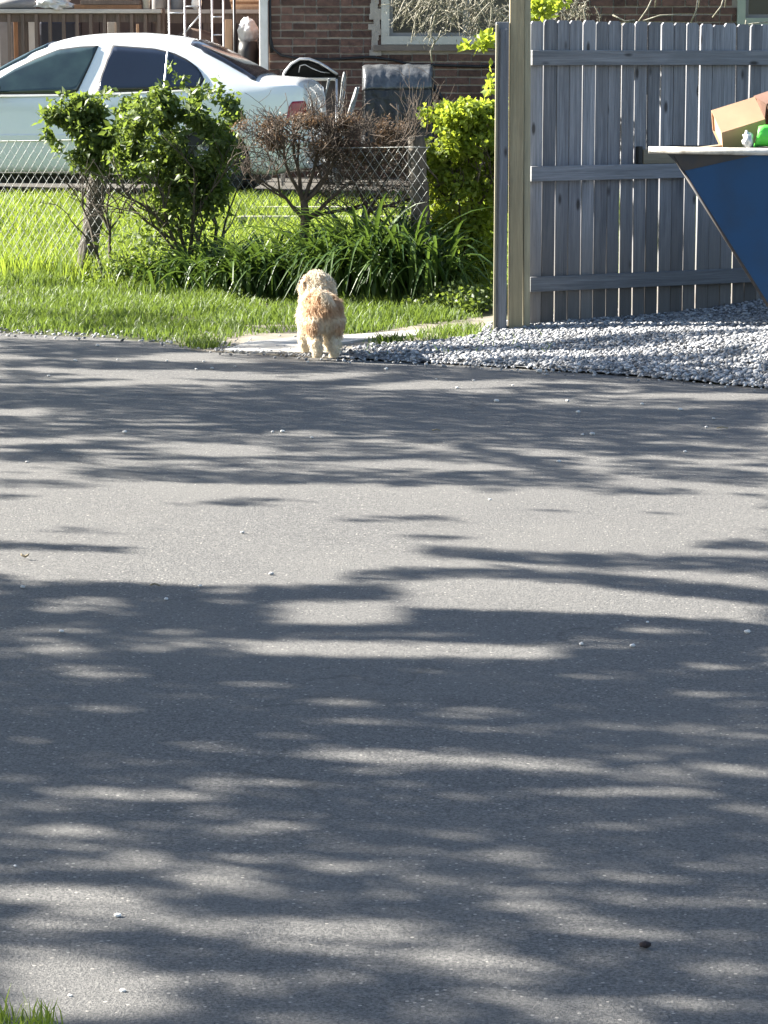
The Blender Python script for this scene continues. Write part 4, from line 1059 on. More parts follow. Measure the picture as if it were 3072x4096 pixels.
# --- bare brown shrub in the middle
YN = 18.72
s3 = thing('bare_shrub', 'bare brown twiggy shrub behind the dog, hiding the car tail', 'shrub', (at(1215,1140,YN).x, YN, 0))
m = MB(); tips = []; rr = random.Random(23); b0 = Vector((at(1215,1150,YN).x, YN, -.02))
m.tube([b0, at(1212,1000,YN), at(1222,860,YN), at(1215,800,YN)], [.045,.036,.030,.026], 10)
top = at(1215,810,YN); mid = at(1218,880,YN)
for d, L in (((-.75,0,.8),.30),((-.25,.2,1),.34),((.2,-.1,1),.34),((.65,.1,.8),.34),((.95,0,.45),.40)): grow(m, top, Vector(d), L, .017, 4, rr, tips, .55, .12, 3, 4, .70, .0014)
for d, L in (((-.9,0,.55),.26),((1,.1,.30),.42),((1,-.1,.55),.46)): grow(m, mid, Vector(d), L, .015, 4, rr, tips, .5, .18, 3, 4, .72, .0014)
st2 = at(1560,860,YN)
m.tube([Vector((at(1480,1150,YN).x, YN+.1, -.02)), at(1440,960,YN), at(1475,840,YN)], [.026,.02,.016], 8)
for d, L in (((-.3,0,1),.30),((.5,.1,.8),.3),((.9,0,.4),.26)): grow(m, at(1475,845,YN), Vector(d), L, .013, 4, rr, tips, .55, .15, 3, 4, .70, .0014)
m.build('branches', M['twig'], s3, fix=False)
E = [el(1000,520,80,50,YN,.2), el(1110,560,110,50,YN,.2), el(1060,500,110,40,YN,.2), el(1230,480,130,40,YN,.2), el(1380,500,120,50,YN,.2), el(1530,520,120,60,YN,.2), el(1480,600,140,70,YN,.2), el(1330,590,130,60,YN,.22), el(1600,500,60,50,YN,.15)]
C = cloud(E, 7600, 36, .3, -.05); leaves(C, .022, 37, M['drybud'], 'dry_leaves', s3)
# fine twigs filling the right half
m = MB(); rr = random.Random(24)
for i in range(1300):
    p = at(rr.uniform(1280,1660) if i < 900 else rr.uniform(960,1330), rr.uniform(480,830) if i < 900 else rr.uniform(460,680), YN+rr.gauss(0,.14)); d = Vector((rr.gauss(0,.6), rr.gauss(0,.4), rr.gauss(.5,.6))).normalized(); L = rr.uniform(.06,.2)
    m.tube([p-d*L/2, p+Vector((rr.gauss(0,.01),0,0)), p+d*L/2], .0018, 4, cap=False)
for i in range(10):
    p = at(rr.uniform(980,1640), rr.uniform(470,500), YN+rr.gauss(0,.1)); q_ = p+Vector((rr.gauss(0,.05), 0, rr.uniform(.08,.2))); m.tube([p, q_], .002, 4)
m.tube([at(1560,415,YN), at(1620,465,YN), at(1690,510,YN)], .0045, 5); m.tube([at(1645,410,YN), at(1628,460,YN), at(1590,520,YN)], .0035, 5)
m.build('fine_twigs', M['twig'], s3, fix=False)['kind'] = 'stuff'
# --- lime shrub between the right post and the gate post
YR = 18.75
s4 = thing('lime_shrub', 'bright lime green shrub against the left side of the gate post', 'shrub', (at(1850,1200,YR).x, YR, 0))
m = MB(); tips = []; rr = random.Random(25); b0 = Vector((at(1850,1210,YR).x, YR, -.02))
for d in ((-.45,0,1),(-.1,.2,1),(.15,0,1),(.4,0,1)): grow(m, b0, Vector(d), .52, .016, 3, rr, tips, .45, .35)
m.build('stems', M['bark'], s4, fix=False)
E = [el(1760,460,90,55,YR,.2), el(1880,450,100,55,YR,.25), el(1990,450,80,60,YR,.2), el(1800,570,110,90,YR,.25), el(1930,600,100,110,YR,.28), el(2020,620,70,110,YR,.2), el(1830,740,130,110,YR,.28), el(1950,800,90,120,YR,.28), el(1830,900,120,110,YR,.26), el(1920,1010,80,110,YR,.22), el(1730,650,50,80,YR,.14)]
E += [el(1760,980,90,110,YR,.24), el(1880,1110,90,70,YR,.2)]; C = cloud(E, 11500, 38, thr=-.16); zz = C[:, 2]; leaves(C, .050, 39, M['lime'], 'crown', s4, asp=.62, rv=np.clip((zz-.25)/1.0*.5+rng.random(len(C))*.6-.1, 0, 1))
# --- low creeping plant at the foot of the gate post
s5 = thing('ground_ivy', 'low creeping green plant at the base left of the gate post', 'plant', (at(1880,1215,17.7).x, 17.7, 0))
C = cloud([(( .52,17.75,.05),(.28,.35,.13)), ((.30,17.9,.05),(.2,.25,.10))], 1500, 41, .2, -.3); C[:, 2] = np.abs(C[:, 2])+.004; leaves(C, .035, 42, M['shrub'], 'crown', s5, asp=.7)
# --- leafy sapling behind the gate post
YP = 17.0
s6 = thing('sapling', 'thin sapling with yellow green leaves behind the gate post top', 'sapling', (at(2072,1250,YP).x, YP, 0))
m = MB(); st = [Vector((at(2072,1250,YP).x, YP, -.02)), at(2070,800,YP), at(2075,400,YP), at(2072,150,YP), at(2085,-60,YP)]
m.tube(st, [.014,.012,.010,.008,.005], 8)
rr = random.Random(8)
for q_ in ((1950,160),(1880,185),(1962,345),(2160,30),(2230,10),(2200,70)):
    a = at(2073, q_[1]+60, YP); e_ = at(*q_, YP); m.tube([a, a.lerp(e_, .5)+Vector((0,0,.03)), e_], [.005,.004,.002], 6)
m.build('stem', M['bark'], s6)
C = []
for (x, y, rx, ry_, k_) in ((1945,150,24,26,60),(1925,180,26,16,34),(1855,182,16,11,16),(1960,350,16,24,26),(1962,300,8,20,8),(2150,20,36,26,90),(2220,5,34,22,60),(2180,55,40,22,60),(2130,70,16,30,24)):
    for i in range(k_): C.append(at(rr.gauss(x, rx*.6), rr.gauss(y, ry_*.6), YP+rr.gauss(0,.05))[:])
leaves(np.array(C), .052, 44, M['lime'], 'crown', s6, asp=.6, rv=np.clip(.7+.3*rng.random(len(C)), 0, 1))

# --- strap-leaved clumps along the wire fence
def lily(px, py, Y, nl, h, seed, label, spread=.16):
    b0 = Vector((at(px, py, Y).x, Y, 0)); t_ = thing('strap_leaf_plant', label, 'plant', b0, 'strap-leaved plants along the wire fence')
    r = np.random.default_rng(seed); V = []; Fc = []; rv = []; sg = 8
    for i in range(nl):
        a = r.random()*6.283; L = h*(.75+.6*r.random()); out = L*(.25+.6*r.random()); wd = .008+.007*r.random(); ba = len(V)
        bx, by = r.normal(0, spread*.55, 2); ct = .55+.95*r.random(); k_ = r.random(); tw = r.normal(0,.5)
        sx, sy = -math.sin(a+tw), math.cos(a+tw)
        for j in range(sg+1):
            t = j/sg; rad = out*t**1.25; z = L*(1.15*t-ct*.75*t**2.6); w_ = wd*(.55+1.2*t*(1-t)*2)*(1-t**5) if j < sg else .0006
            cx_, cy_ = b0.x+bx+math.cos(a)*rad, b0.y+by+math.sin(a)*rad
            V += [(cx_-sx*w_, cy_-sy*w_, max(z, .005)), (cx_, cy_, max(z, .005)-w_*.55), (cx_+sx*w_, cy_+sy*w_, max(z, .005))]; rv += [k_]*3
        for j in range(sg):
            q_ = ba+j*3; Fc += [(q_, q_+1, q_+4, q_+3), (q_+1, q_+2, q_+5, q_+4)]
    link('leaf_clump', npmesh('leaf_clump', V, Fc, rv, True), M['lily'], t_)
HK = 1.18
LL = [(640,1165,19.35,55,.34,'small strap-leaved clump just right of the left fence post'),
      (760,1180,19.0,70,.42,'strap-leaved clump with pale arching blades under the tall green shrub'),
      (900,1190,18.85,80,.48,'strap-leaved clump between the tall green shrub and the bare shrub trunk'),
      (1010,1195,18.7,90,.50,'dense strap-leaved clump left of the dog'),
      (1120,1195,18.65,80,.48,'strap-leaved clump directly behind the dog, left of the bare trunk'),
      (1290,1200,18.55,90,.58,'strap-leaved clump right of the bare shrub trunk, above the dog'),
      (1400,1205,18.45,110,.66,'tall strap-leaved clump right of the dog'),
      (1510,1210,18.35,110,.70,'tallest strap-leaved clump left of the right fence post'),
      (1610,1212,18.25,100,.66,'strap-leaved clump against the left of the right fence post'),
      (1740,1212,18.15,80,.56,'strap-leaved clump between the right fence post and the lime shrub')]
for i, (px, py, Y, nl, h, lb) in enumerate(LL): lily(px, py, Y, int(nl*1.9), h*(.98 if px < 1250 else 1.12), 60+i, lb)
# weedy growth between the left post and the first clump
s7 = thing('weed_patch', 'tangled green weeds at the foot of the left fence post', 'weed', (at(500,1150,19.5).x, 19.5, 0))
C = cloud([(( -1.83,19.45,.12),(.3,.22,.3)), ((-1.62,19.3,.1),(.2,.2,.25))], 2300, 46, .2, -.2); C[:, 2] = np.abs(C[:, 2]); leaves(C, .030, 47, M['shrub'], 'crown', s7)

# --- dry branches hanging in front of the house wall, from a tree off to the right
YT = 23.6
tr = thing('dry_tree', 'dry pale twigs of a tree hanging in front of the house window', 'tree', (7.6, YT, .3))
m = MB(); m.tube([(7.6,YT,.25),(7.55,YT,1.5),(7.4,YT,2.6),(7.2,YT+.1,4.2)], [.17,.14,.12,.06], 12)
limb = [(7.45,YT,2.4),(6,YT-.1,2.9),(4.4,YT,3.0),(2.8,YT+.1,2.85),(1.4,YT,2.62),(.5,YT,2.42)]
m.tube(limb, [.08,.07,.055,.042,.03,.015], 8); m.build('trunk', M['pale_bark'], tr)
m = MB(); rr = random.Random(31); tp = []
def hang(x, y, n_, L, wide):
    for i in range(n_):
        a = at(x+rr.gauss(0,wide), y+rr.uniform(-60,0), YT+rr.gauss(0,.18)); pts = [a]; d = Vector((rr.gauss(-.25,.5), rr.gauss(0,.3), -.6)).normalized(); k_ = rr.randint(3,5)
        for j in range(k_):
            d = (d+Vector((rr.gauss(0,.35), rr.gauss(0,.2), rr.gauss(-.05,.3)))).normalized(); pts.append(pts[-1]+d*L/k_*rr.uniform(.7,1.3)); tp.append(pts[-1][:])
            if rr.random() < .7:
                d2 = (d+Vector((rr.gauss(0,.7), rr.gauss(0,.3), rr.gauss(0,.6)))).normalized(); e_ = pts[-1]+d2*L*.3*rr.uniform(.4,1); m.tube([pts[-1], pts[-1].lerp(e_,.5)+Vector((0,0,.005)), e_], [.003,.0025,.0015], 4, cap=False); tp.append(e_[:])
        m.tube(pts, [.0068-.0009*j for j in range(len(pts))], 5, cap=False)
hang(1650,40,10,.24,45); hang(1760,50,16,.28,50); hang(1870,40,18,.26,55); hang(1960,60,16,.26,50); hang(2030,50,9,.22,30); hang(1700,-10,22,.16,90); hang(1900,-10,26,.16,90)
hang(2230,40,20,.20,50); hang(2330,45,12,.16,40)
for pl in ([(1700,110),(1722,140),(1738,160),(1735,182)],[(1765,120),(1755,150),(1735,175),(1722,205),(1728,250)],[(2620,-30),(2590,35),(2555,85)],[(2560,88),(2640,62),(2725,58)],[(2795,-30),(2785,40),(2762,95)],[(2900,-30),(2885,25),(2850,70)],[(2500,92),(2550,85),(2480,100)],[(2960,105),(3010,95),(3072,88)],[(2985,80),(2980,110)],[(2450,60),(2500,85),(2540,80)]):
    m.tube([at(x, y, YT-.1) for x, y in pl], .0065, 5)
for (x, y) in ((1650,-70),(1760,-90),(1870,-90),(1960,-80),(2030,-90),(2230,-80),(2330,-90),(2620,-60),(2795,-60),(2900,-60)):
    a = at(x, y, YT); xx = a.x; zz = float(np.interp(xx, [.5,1.4,2.8,4.4], [2.42,2.62,2.85,3.0])); m.tube([(max(xx,.5)+.15, YT, zz), (xx+.05, YT, (zz+a.z)/2+.05), at(x, y+90, YT)], [.012,.009,.006], 6)
m.build('twigs', M['pale_bark'], tr, fix=False)['kind'] = 'stuff'
C = np.repeat(np.array(tp), 3, 0)+rng.normal(0, .025, (len(tp)*3, 3)); leaves(C, .035, 48, M['needle'], 'dry_needles', tr, asp=.16)
E = [((3.2,YT+.5,4.0),(1.8,1.2,.7)), ((5.5,YT+.5,4.6),(2.2,1.5,1.0)), ((7.4,YT+.2,5.2),(1.6,1.5,1.2))]
C = cloud(E, 3500, 49, .3, 0); leaves(C, .08, 50, M['needle'], 'crown', tr, asp=.3)

# ============================================================ DOG
hf = gnd(1302, 1437); YAW = R(11)
dog = thing('dog', 'small shaggy cream and ginger dog standing with its back to the viewer', 'dog', (hf.x, hf.y, .004))
DM = Matrix.Translation((hf.x, hf.y, .004)) @ Matrix.Rotation(YAW, 4, 'Z')
bm = bmesh.new()
def ell(c, r_, rot=None):
    Mx = Matrix.Translation(c) @ (rot.to_4x4() if rot is not None else Matrix.Identity(4)) @ Matrix.Diagonal((*r_, 1))
    bmesh.ops.create_icosphere(bm, subdivisions=3, radius=1, matrix=Mx)
def limb_(pts, rad):
    for (a, b_), (ra, rb_) in zip(zip(pts, pts[1:]), zip(rad, rad[1:])):
        a, b_ = Vector(a), Vector(b_); n_ = max(3, int((b_-a).length/.006))
        for i in range(n_+1): t = i/n_; bmesh.ops.create_icosphere(bm, subdivisions=2, radius=ra+(rb_-ra)*t, matrix=Matrix.Translation(a.lerp(b_, t)))
ell((0,.02,.252), (.088,.085,.088)); ell((0,.14,.252), (.095,.15,.090)); ell((0,.26,.245), (.092,.10,.105))
limb_([(0,.27,.28), (.008,.31,.345), (.012,.33,.375)], [.072,.060,.055])          # neck
ell((.012,.335,.388), (.061,.064,.055))                                            # skull
limb_([(.006,.38,.37), (-.004,.435,.355)], [.036,.024])                             # muzzle
for sx in (-1, 1):                                                                  # hanging ears
    limb_([(.012+sx*.054,.322,.410), (.012+sx*.074,.318,.372), (.012+sx*.077,.318,.318)], [.013,.018,.015])
    ell((sx*.058,.015,.195), (.037,.060,.068))                                      # thigh, knee forward
    limb_([(sx*.056,.055,.14), (sx*.052,-.022,.085), (sx*.047,-.008,.03)], [.032,.025,.022])   # shank and hock
    ell((sx*.047,.008,.018), (.021,.032,.017))
    limb_([(sx*.062,.275,.21), (sx*.066,.262,.11), (sx*.068,.275,.03)], [.038,.028,.024])      # foreleg
    ell((sx*.068,.288,.018), (.022,.032,.017))
TAIL = [(0,-.055,.285), (.004,-.085,.318), (-.014,-.085,.352), (-.042,-.06,.352), (-.058,-.05,.325)]
limb_(TAIL, [.020,.017,.015,.013,.010])
me = bpy.data.meshes.new('dog_raw'); bm.to_mesh(me); bm.free()
raw = bpy.data.objects.new('dog_raw', me); COL.objects.link(raw)
md = raw.modifiers.new('r', 'REMESH'); md.mode = 'VOXEL'; md.voxel_size = .0065
md = raw.modifiers.new('s', 'SMOOTH'); md.factor = .5; md.iterations = 5
dg = bpy.context.evaluated_depsgraph_get(); dme = bpy.data.meshes.new_from_object(raw.evaluated_get(dg)); bpy.data.objects.remove(raw)
for p in dme.polygons: p.use_smooth = True
dme.calc_loop_triangles()
V = np.array([v.co[:] for v in dme.vertices]); VN = np.array([v.normal[:] for v in dme.vertices]); TR = np.array([t.vertices[:] for t in dme.loop_triangles])
def ginger(P):
    x, y, z = P[:, 0], P[:, 1], P[:, 2]
    g_ = npst(.20, .26, z)*npst(.24, .12, y)*(1-npst(.075, .11, np.abs(x)))*.52
    g_ = np.maximum(g_, .55*npst(.10,.16,z)*npst(.23,.17,z)*npst(.02,.07,np.abs(x))*npst(.1,.02,y))
    head = npst(.27, .32, y)*npst(.30, .34, z); g_ = g_*(1-head)+.18*head*npst(.02,-.03,x-.012)
    tl = npst(-.058, -.075, y)*npst(.29, .32, z); g_ *= 1-.85*tl
    nz_ = np.array([noise.noise(Vector(p)*26) for p in P]); return np.clip(g_+.16*nz_, 0, 1)
def furm():
    m_, t, b = nodes('dog_fur'); a = N(t, 'ShaderNodeAttribute'); a.attribute_name = 'rnd'
    cr_ = N(t, 'ShaderNodeValToRGB'); t.links.new(a.outputs['Fac'], cr_.inputs[0]); e_ = cr_.color_ramp.elements
    e_[0].color = (.80,.73,.60,1); e_[1].color = (.40,.215,.125,1); x = e_.new(.4); x.color = (.62,.46,.31,1)
    t.links.new(cr_.outputs[0], b.inputs['Base Color']); b.inputs['Roughness'].default_value = .75; b.inputs['Specular IOR Level'].default_value = .25
    tr_ = N(t, 'ShaderNodeBsdfTranslucent'); t.links.new(cr_.outputs[0], tr_.inputs[0]); mx = N(t, 'ShaderNodeMixShader'); mx.inputs[0].default_value = .3
    t.links.new(b.outputs[0], mx.inputs[1]); t.links.new(tr_.outputs[0], mx.inputs[2]); t.links.new(mx.outputs[0], t.nodes['Material Output'].inputs[0]); return m_
M['fur'] = furm()
at_ = dme.attributes.new('rnd', 'FLOAT', 'POINT'); at_.data.foreach_set('value', ginger(V).astype(np.float32))
dme.materials.clear(); dme.transform(DM)
body_o = link('body', dme, M['fur'], dog)
# coat: tapering curved strands, gathered into locks
r = np.random.default_rng(77); n = 30000
A_ = V[TR]; ar = np.linalg.norm(np.cross(A_[:,1]-A_[:,0], A_[:,2]-A_[:,0]), axis=1); ti = r.choice(len(TR), n, p=ar/ar.sum())
u = r.random((n, 2)); fl = u.sum(1) > 1; u[fl] = 1-u[fl]
P0 = A_[ti,0]+(A_[ti,1]-A_[ti,0])*u[:, :1]+(A_[ti,2]-A_[ti,0])*u[:, 1:]
NN = VN[TR[ti]].mean(1); NN /= np.linalg.norm(NN, axis=1)[:, None]
ln = .034*np.ones(n); ln *= np.where(P0[:, 2] < .05, .38, 1); ln *= np.where((P0[:, 2] > .05) & (P0[:, 2] < .14), .78, 1)
ln *= np.where((P0[:, 1] > .36) & (P0[:, 2] > .3), .5, 1); ln *= .6+.7*r.random(n)
lk = np.stack([[noise.noise(Vector(p)*38+Vector((k*19, 0, 0))) for p in P0] for k in range(3)], -1)
d1 = NN*.7+lk*1.0+r.normal(0, .10, (n, 3)); d1[:, 2] -= .25; d1[:, 1] -= .12
d2 = NN*.25+lk*1.3+r.normal(0, .10, (n, 3)); d2[:, 2] -= .85; d2[:, 1] -= .15
d1 /= np.linalg.norm(d1, axis=1)[:, None]; d2 /= np.linalg.norm(d2, axis=1)[:, None]
p1 = P0+d1*ln[:, None]*.5; p2 = p1+d2*ln[:, None]*.55
p2[:, 2] = np.maximum(p2[:, 2], .004); p1[:, 2] = np.maximum(p1[:, 2], .004)
sd = np.cross(d1, r.normal(size=(n, 3))); sd /= np.linalg.norm(sd, axis=1)[:, None]; w_ = .0016
VV = np.stack([P0-sd*w_, P0+sd*w_, p1-sd*w_*.8, p1+sd*w_*.8, p2], 1).reshape(-1, 3)
T_ = np.array([[0,1,3],[0,3,2],[2,3,4]]); Fc = (T_[None]+(np.arange(n)*5)[:, None, None]).reshape(-1, 3)
fm_ = npmesh('coat', VV, Fc, np.repeat(np.clip(ginger(P0)+r.normal(0, .05, n), 0, 1), 5)); fm_.transform(DM)
link('coat', fm_, M['fur'], dog)
o = lump('nose', DM @ Vector((-.008,.462,.358)), (.011,.009,.009), M['black'], 1, 0, 2, parent=dog)
for sx in (-1, 1): lump('eye', DM @ Vector((.010+sx*.024,.402,.392)), (.008,.006,.008), M['black'], 1, 0, 2, parent=dog)

# ============================================================ SMALL THINGS ON THE ASPHALT
PB = [(108,1850),(500,1730),(1090,1729),(1130,1728),(1247,1752),(815,1448),(470,1440),(300,1445),(785,1478),(848,1475),(195,1506),(1895,1523),(2050,1543),(1828,1553),(2155,1488),(1985,1606),
      (2270,1605),(2312,1650),(2568,1618),(2330,1740),(2368,1738),(2854,1676),(2825,1710),(2740,1808),(2235,1848),(1960,2000),(1085,2298),(970,2132),(665,2398),(245,2528),(90,2350),(2530,2585),(2325,2578),
      (2990,2530),(2590,2490),(2720,1640),(1745,1518),(390,1385),(1230,1449),(1545,1478),(800,2345),(490,3966),(280,3985),(60,3465),(470,3665),(940,1467),(668,1445),(2900,1550),(3010,1548)]
bs = bmesh.new(); bmesh.ops.create_icosphere(bs, subdivisions=2, radius=1)
for v in bs.verts: v.co *= 1+.28*noise.noise(v.co*1.7)
sme = bpy.data.meshes.new('pebble'); bs.to_mesh(sme); bs.free(); sme.materials.append(M['stone'])
rr = random.Random(14)
for (x, y) in PB:
    p = gnd(x, y, .006); s_ = rr.uniform(.0045, .0095)*(1.15 if y < 1800 else .62 if y > 3000 else .9)
    if (x, y) in ((108,1850),(2155,1488),(1828,1553),(490,1)): s_ *= 1.4
    o = bpy.data.objects.new('pebble', sme); COL.objects.link(o); o.location = (p.x, p.y, .006+s_*.4); o.scale = (s_*1.25, s_, s_*.7); o.rotation_euler = (0, 0, rr.uniform(0, 6.28))
    tag(o, {(108,1850): 'lone bright pebble on the sunny asphalt near the left edge', (490,3966): 'larger pale pebble right of the grass corner at lower left', (470,3665): 'small pebble on the near asphalt above the grass corner', (2155,1488): 'largest pale pebble just in front of the gravel bank', (1828,1553): 'pale pebble on the asphalt in front of the gate post, nearer than the gravel'}.get((x, y), 'small pale stone strayed onto the dark asphalt'), 'pebble', 'pebbles strayed over the asphalt')
p = gnd(2580, 3786, .006); o = lump('dirt_clod', (p.x, p.y, .010), (.0115, .008, .006), M['clod'], 13, .25, 3); tag(o, 'small dark brown clod on the near asphalt at lower right', 'clod')
p = gnd(100, 2236, .006); m = MB(); P_ = [[(p.x+(i-3)*.0045, p.y+(j-2)*.0045*(1-abs(i-3)/3.6), .010+.0022*abs(i-3)**1.2+.003*abs(j-2)) for j in range(5)] for i in range(7)]
m.grid(P_); o = m.build('dead_leaf', M['dead_leaf'], None, fix=False); o.modifiers.new('s', 'SOLIDIFY').thickness = .0015; tag(o, 'small curled dead leaf on the sunny asphalt at left', 'leaf')
for (x, y, l_, an) in ((1745,1725,.035,.1),(2890,1716,.05,.05),(620,2345,.03,-.3)):
    p = gnd(x, y, .008); m = MB(); m.tube([(p.x-l_/2, p.y, .012), (p.x, p.y+.004, .016), (p.x+l_/2, p.y+l_*an, .012)], .003, 5); o = m.build('straw', M['dead_leaf'], None)
    tag(o, {1745: 'pale straw on the asphalt in front of the gate post', 2890: 'pale straw on the asphalt near the right edge', 620: 'pale straw at the edge of the big shadow on the left'}[x], 'straw')

# ============================================================ SHADE TREES (left of the view; they dapple the asphalt)
K = 3072/1659
strokes = [(0,662,330,667,6,.6),(-20,690,420,694,5,.4),(200,708,640,712,5,.35),(0,760,300,768,6,.35),(500,770,1000,776,6,.4),(1000,784,1400,788,5,.4),(700,850,1000,856,6,.5),(1250,870,1659,874,7,.5),(0,930,380,936,9,.45),(600,966,900,974,9,.45),(1350,975,1659,985,10,.5),(0,1044,200,1048,7,.35),  # x0,y0,x1,y1,half height,density in 1659-wide picture units
 (0,741,640,752,7,.45),(0,786,720,796,7,.8),(700,792,1010,800,8,.75),(1000,806,1659,826,9,.7),(0,842,520,850,7,.55),(350,838,700,838,5,.4),(1100,842,1659,836,5,.45),
 (0,864,620,876,12,1),(600,876,1120,898,13,1),(1100,896,1659,906,15,1),(120,893,520,903,10,.6),(560,898,1020,926,13,.9),(1000,922,1659,948,15,.75),(0,912,300,918,8,.5),(350,945,760,955,9,.45),
 (860,940,1250,966,11,.75),(1000,962,1310,1044,10,.7),(900,986,1260,1010,10,.5),(0,990,220,996,7,.55),(430,1000,700,1010,8,.4),(180,1022,700,1036,10,.6),(680,1030,1280,1044,12,.6),(1350,1010,1659,1040,14,.5),(1300,1062,1500,1066,7,.35),
 (-20,1180,290,1190,6,.95),(940,1193,1260,1216,10,.95),(1250,1214,1680,1228,13,.9),(1540,1180,1680,1186,8,.8),(790,1248,1080,1240,9,.8),(1080,1240,1300,1252,9,.9),(1290,1252,1680,1296,12,.95)]
lights = [  # bright holes in the big shade below: x0,y0,x1,y1,half height,strength
 (90,1312,285,1308,10,.9),(600,1330,890,1322,17,1),(870,1297,1300,1304,12,.95),(1180,1308,1640,1322,11,.9),(260,1398,560,1392,10,.75),(520,1404,1250,1412,12,1),(1240,1396,1420,1388,9,.7),(0,1374,230,1362,11,.7),(0,1408,180,1400,9,.8),
 (150,1458,300,1456,12,.9),(0,1470,90,1470,8,.5),(1300,1466,1659,1452,6,.5),(490,1520,850,1512,6,.4),(900,1538,1170,1546,9,.7),(1270,1572,1680,1588,9,.75),(0,1556,110,1560,8,.6),(1000,1598,1659,1606,6,.35),(1480,1512,1680,1520,7,.5),
 (640,1632,1000,1644,11,.95),(950,1646,1300,1660,10,.9),(1240,1672,1500,1694,10,.7),(1380,1664,1680,1680,8,.6),(230,1640,380,1650,8,.55),(0,1682,80,1684,10,.6),(90,1722,500,1726,11,.9),(0,1744,240,1748,9,.85),(480,1688,740,1696,8,.7),(620,1740,830,1746,8,.7),
 (0,1800,210,1806,12,.9),(220,1812,640,1808,8,.55),(430,1768,700,1760,7,.5),(230,1856,430,1868,12,.9),(470,1880,740,1852,10,.7),(0,1936,360,1948,15,1),(330,1940,520,1960,10,.6),(850,1912,1150,1920,12,.6),(1100,1930,1420,1950,12,.6),(1430,1850,1659,1870,9,.4),
 (150,1984,380,1996,10,.8),(360,2000,620,2024,14,.95),(580,2030,900,2052,20,.9),(880,2060,1130,2040,22,.8),(0,2042,180,2048,10,.7),(0,2100,240,2110,20,1),(0,2160,420,2160,34,1),(380,2120,620,2140,14,.6),(700,2090,1000,2110,16,.7),(1080,1998,1400,1996,9,.5),(1180,2060,1450,2066,10,.6),(1400,2090,1659,2100,14,.7),(1040,2170,1300,2180,14,.5),(1400,2020,1659,2030,8,.4)]
def dark(px, py):                                      # wanted shade, 0..1, on the pavement at a photo pixel
    x, y = px/K, py/K
    wob = 5*noise.noise((x*.006, y*.03, 2))
    def fld(L_, hk=.8):
        b_ = 0
        for x0, y0, x1, y1, h_, s_ in L_:
            if x < x0-40 or x > x1+40: continue
            t = min(1, max(0, (x-x0)/(x1-x0))); yy = y0+(y1-y0)*t
            e_ = min(1, (x-x0)/45+.6)*min(1, (x1-x)/45+.6) if (x-x0 < 20 or x1-x < 20) else 1
            v = s_*max(0, e_)*max(0, 1-max(0, abs(y+wob-yy)-h_*hk)/(h_*.8)); b_ = max(b_, v)
        return b_
    if x < -30 or x > 1690: 
        n_ = noise.noise((x*.004, y*.02, 9)); return (1.0 if n_ > .12 else 0) if y < 1200 else (1.0 if n_ > -.25 else 0)
    top = float(np.interp(x, [0,200,500,850,900,1300,1659], [1243,1258,1272,1266,1318,1330,1352]))
    if y > top-4:
        st_ = noise.noise((x*.0032, y*.055, 31))+.45*noise.noise((x*.009, y*.11, 37))
        lim = float(np.interp(y, [1260,1420,1600,1660,1900,2212], [.24,.30,.27,.08,-.03,-.04]))
        soft = max(0, min(1, (st_-lim)/.16))*.95
        return min(1, max(0, (y-top+4)/8))*(1-max(fld(lights, 1.2), soft))
    b_ = fld(strokes)
    if 735 < y < 1170:
        st_ = noise.noise((x*.0026, y*.06, 41))+.5*noise.noise((x*.007, y*.13, 43))
        lim = float(np.interp(y, [735,860,940,1010,1062,1120,1170], [-.02,-.12,.02,.2,.38,.48,.6]))
        if y < 840 and x < 560: lim += .2
        b_ = max(b_, max(0, min(1, (st_-lim)/.2))*.85)
    return b_
DC = Vector((hf.x-.03, hf.y+.17, .27))                  # the dog stands in a gap of the canopy
HX = 1/math.tan(SUN_EL)
hs = Vector((SUN.x, SUN.y, 0)).normalized()
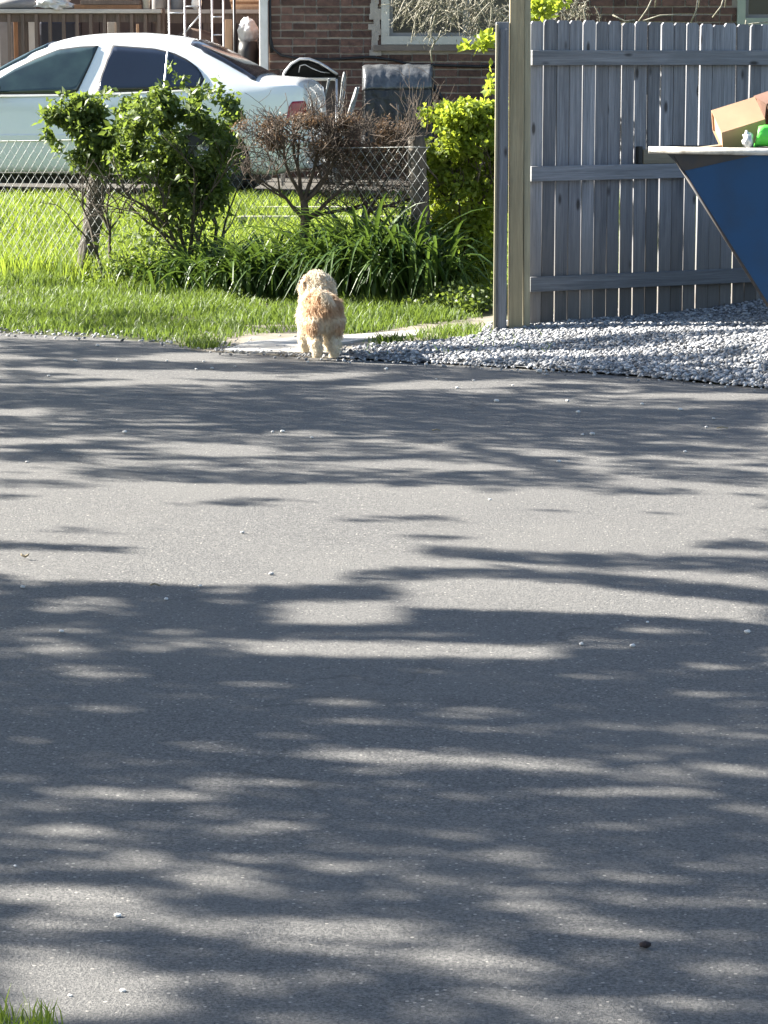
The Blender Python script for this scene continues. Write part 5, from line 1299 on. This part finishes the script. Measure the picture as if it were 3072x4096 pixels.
def up(gx_, gy_, h_): return Vector((gx_, gy_, 0))+Vector((hs.x*HX*h_, hs.y*HX*h_, h_))
def make_tree(name, label, y0, y1, base, hm, npts, seed, hx, lo, hi):
    t_ = thing(name, label, 'tree', base, 'trees left of the drive'); r = random.Random(seed); C = []; cl = []
    tries = 0
    while len(C) < npts and tries < npts*14:
        tries += 1
        gx_ = r.uniform(-hx-.4, hx+.4); gy_ = y0+(y1-y0)*r.random()
        d_ = Vector((gx_, gy_, 0))-Vector((0,0,H)); f_ = d_.y*CT-d_.z*ST; 
        px_ = 1536+F*d_.x/f_; py_ = 2048-F*(d_.y*ST+d_.z*CT)/f_
        if r.random() < dark(px_, py_):
            h_ = hm+.45*noise.noise((gx_*.5, gy_*.9, seed))+.25*r.gauss(0,1)
            p = up(gx_, gy_, h_)
            tq = (p-DC).dot(SUN); dd_ = ((p-DC)-SUN*tq).length
            if dd_ < .30: continue
            C.append(p[:])
            if r.random() < .012 and lo < gy_ < hi: cl.append(p)
    leaves(np.array(C), .048, seed, M['tree_leaf'], 'crown', t_, asp=.75, droop=.5)
    m = MB(); b_ = Vector(base); topz = hm-.4
    tk = [b_+Vector((0,0,-.1)), b_+Vector((.05,.05,1.2)), b_+Vector((.12,.02,2.3)), Vector((b_.x+.3, b_.y, topz))]
    m.tube(tk, [.19,.15,.13,.09], 12)
    hub = tk[-1]
    for q_ in cl[:16]:
        a = hub.lerp(q_, .35)+Vector((0, (q_.y-hub.y)*.25, .2)); m.tube([hub, a, a.lerp(q_, .6)+Vector((0,0,.06)), q_], [.026,.016,.009,.004], 6, cap=False)
    m.build('trunk', M['bark'], t_, fix=False)
make_tree('shade_tree', 'broad leafy tree out of view at left, shading the near asphalt', 4.3, 8.3, (-7.2, 7.9, 0), 3.5, 62000, 91, 1.3, 5.2, 7.2)
make_tree('shade_tree', 'leafy tree out of view at left, throwing the streaks across the far asphalt', 8.3, 17.3, (-8.4, 14.0, 0), 3.3, 62000, 92, 2.3, 10.8, 14)

SC.render.engine = 'CYCLES'
SC.cycles.max_bounces = 8
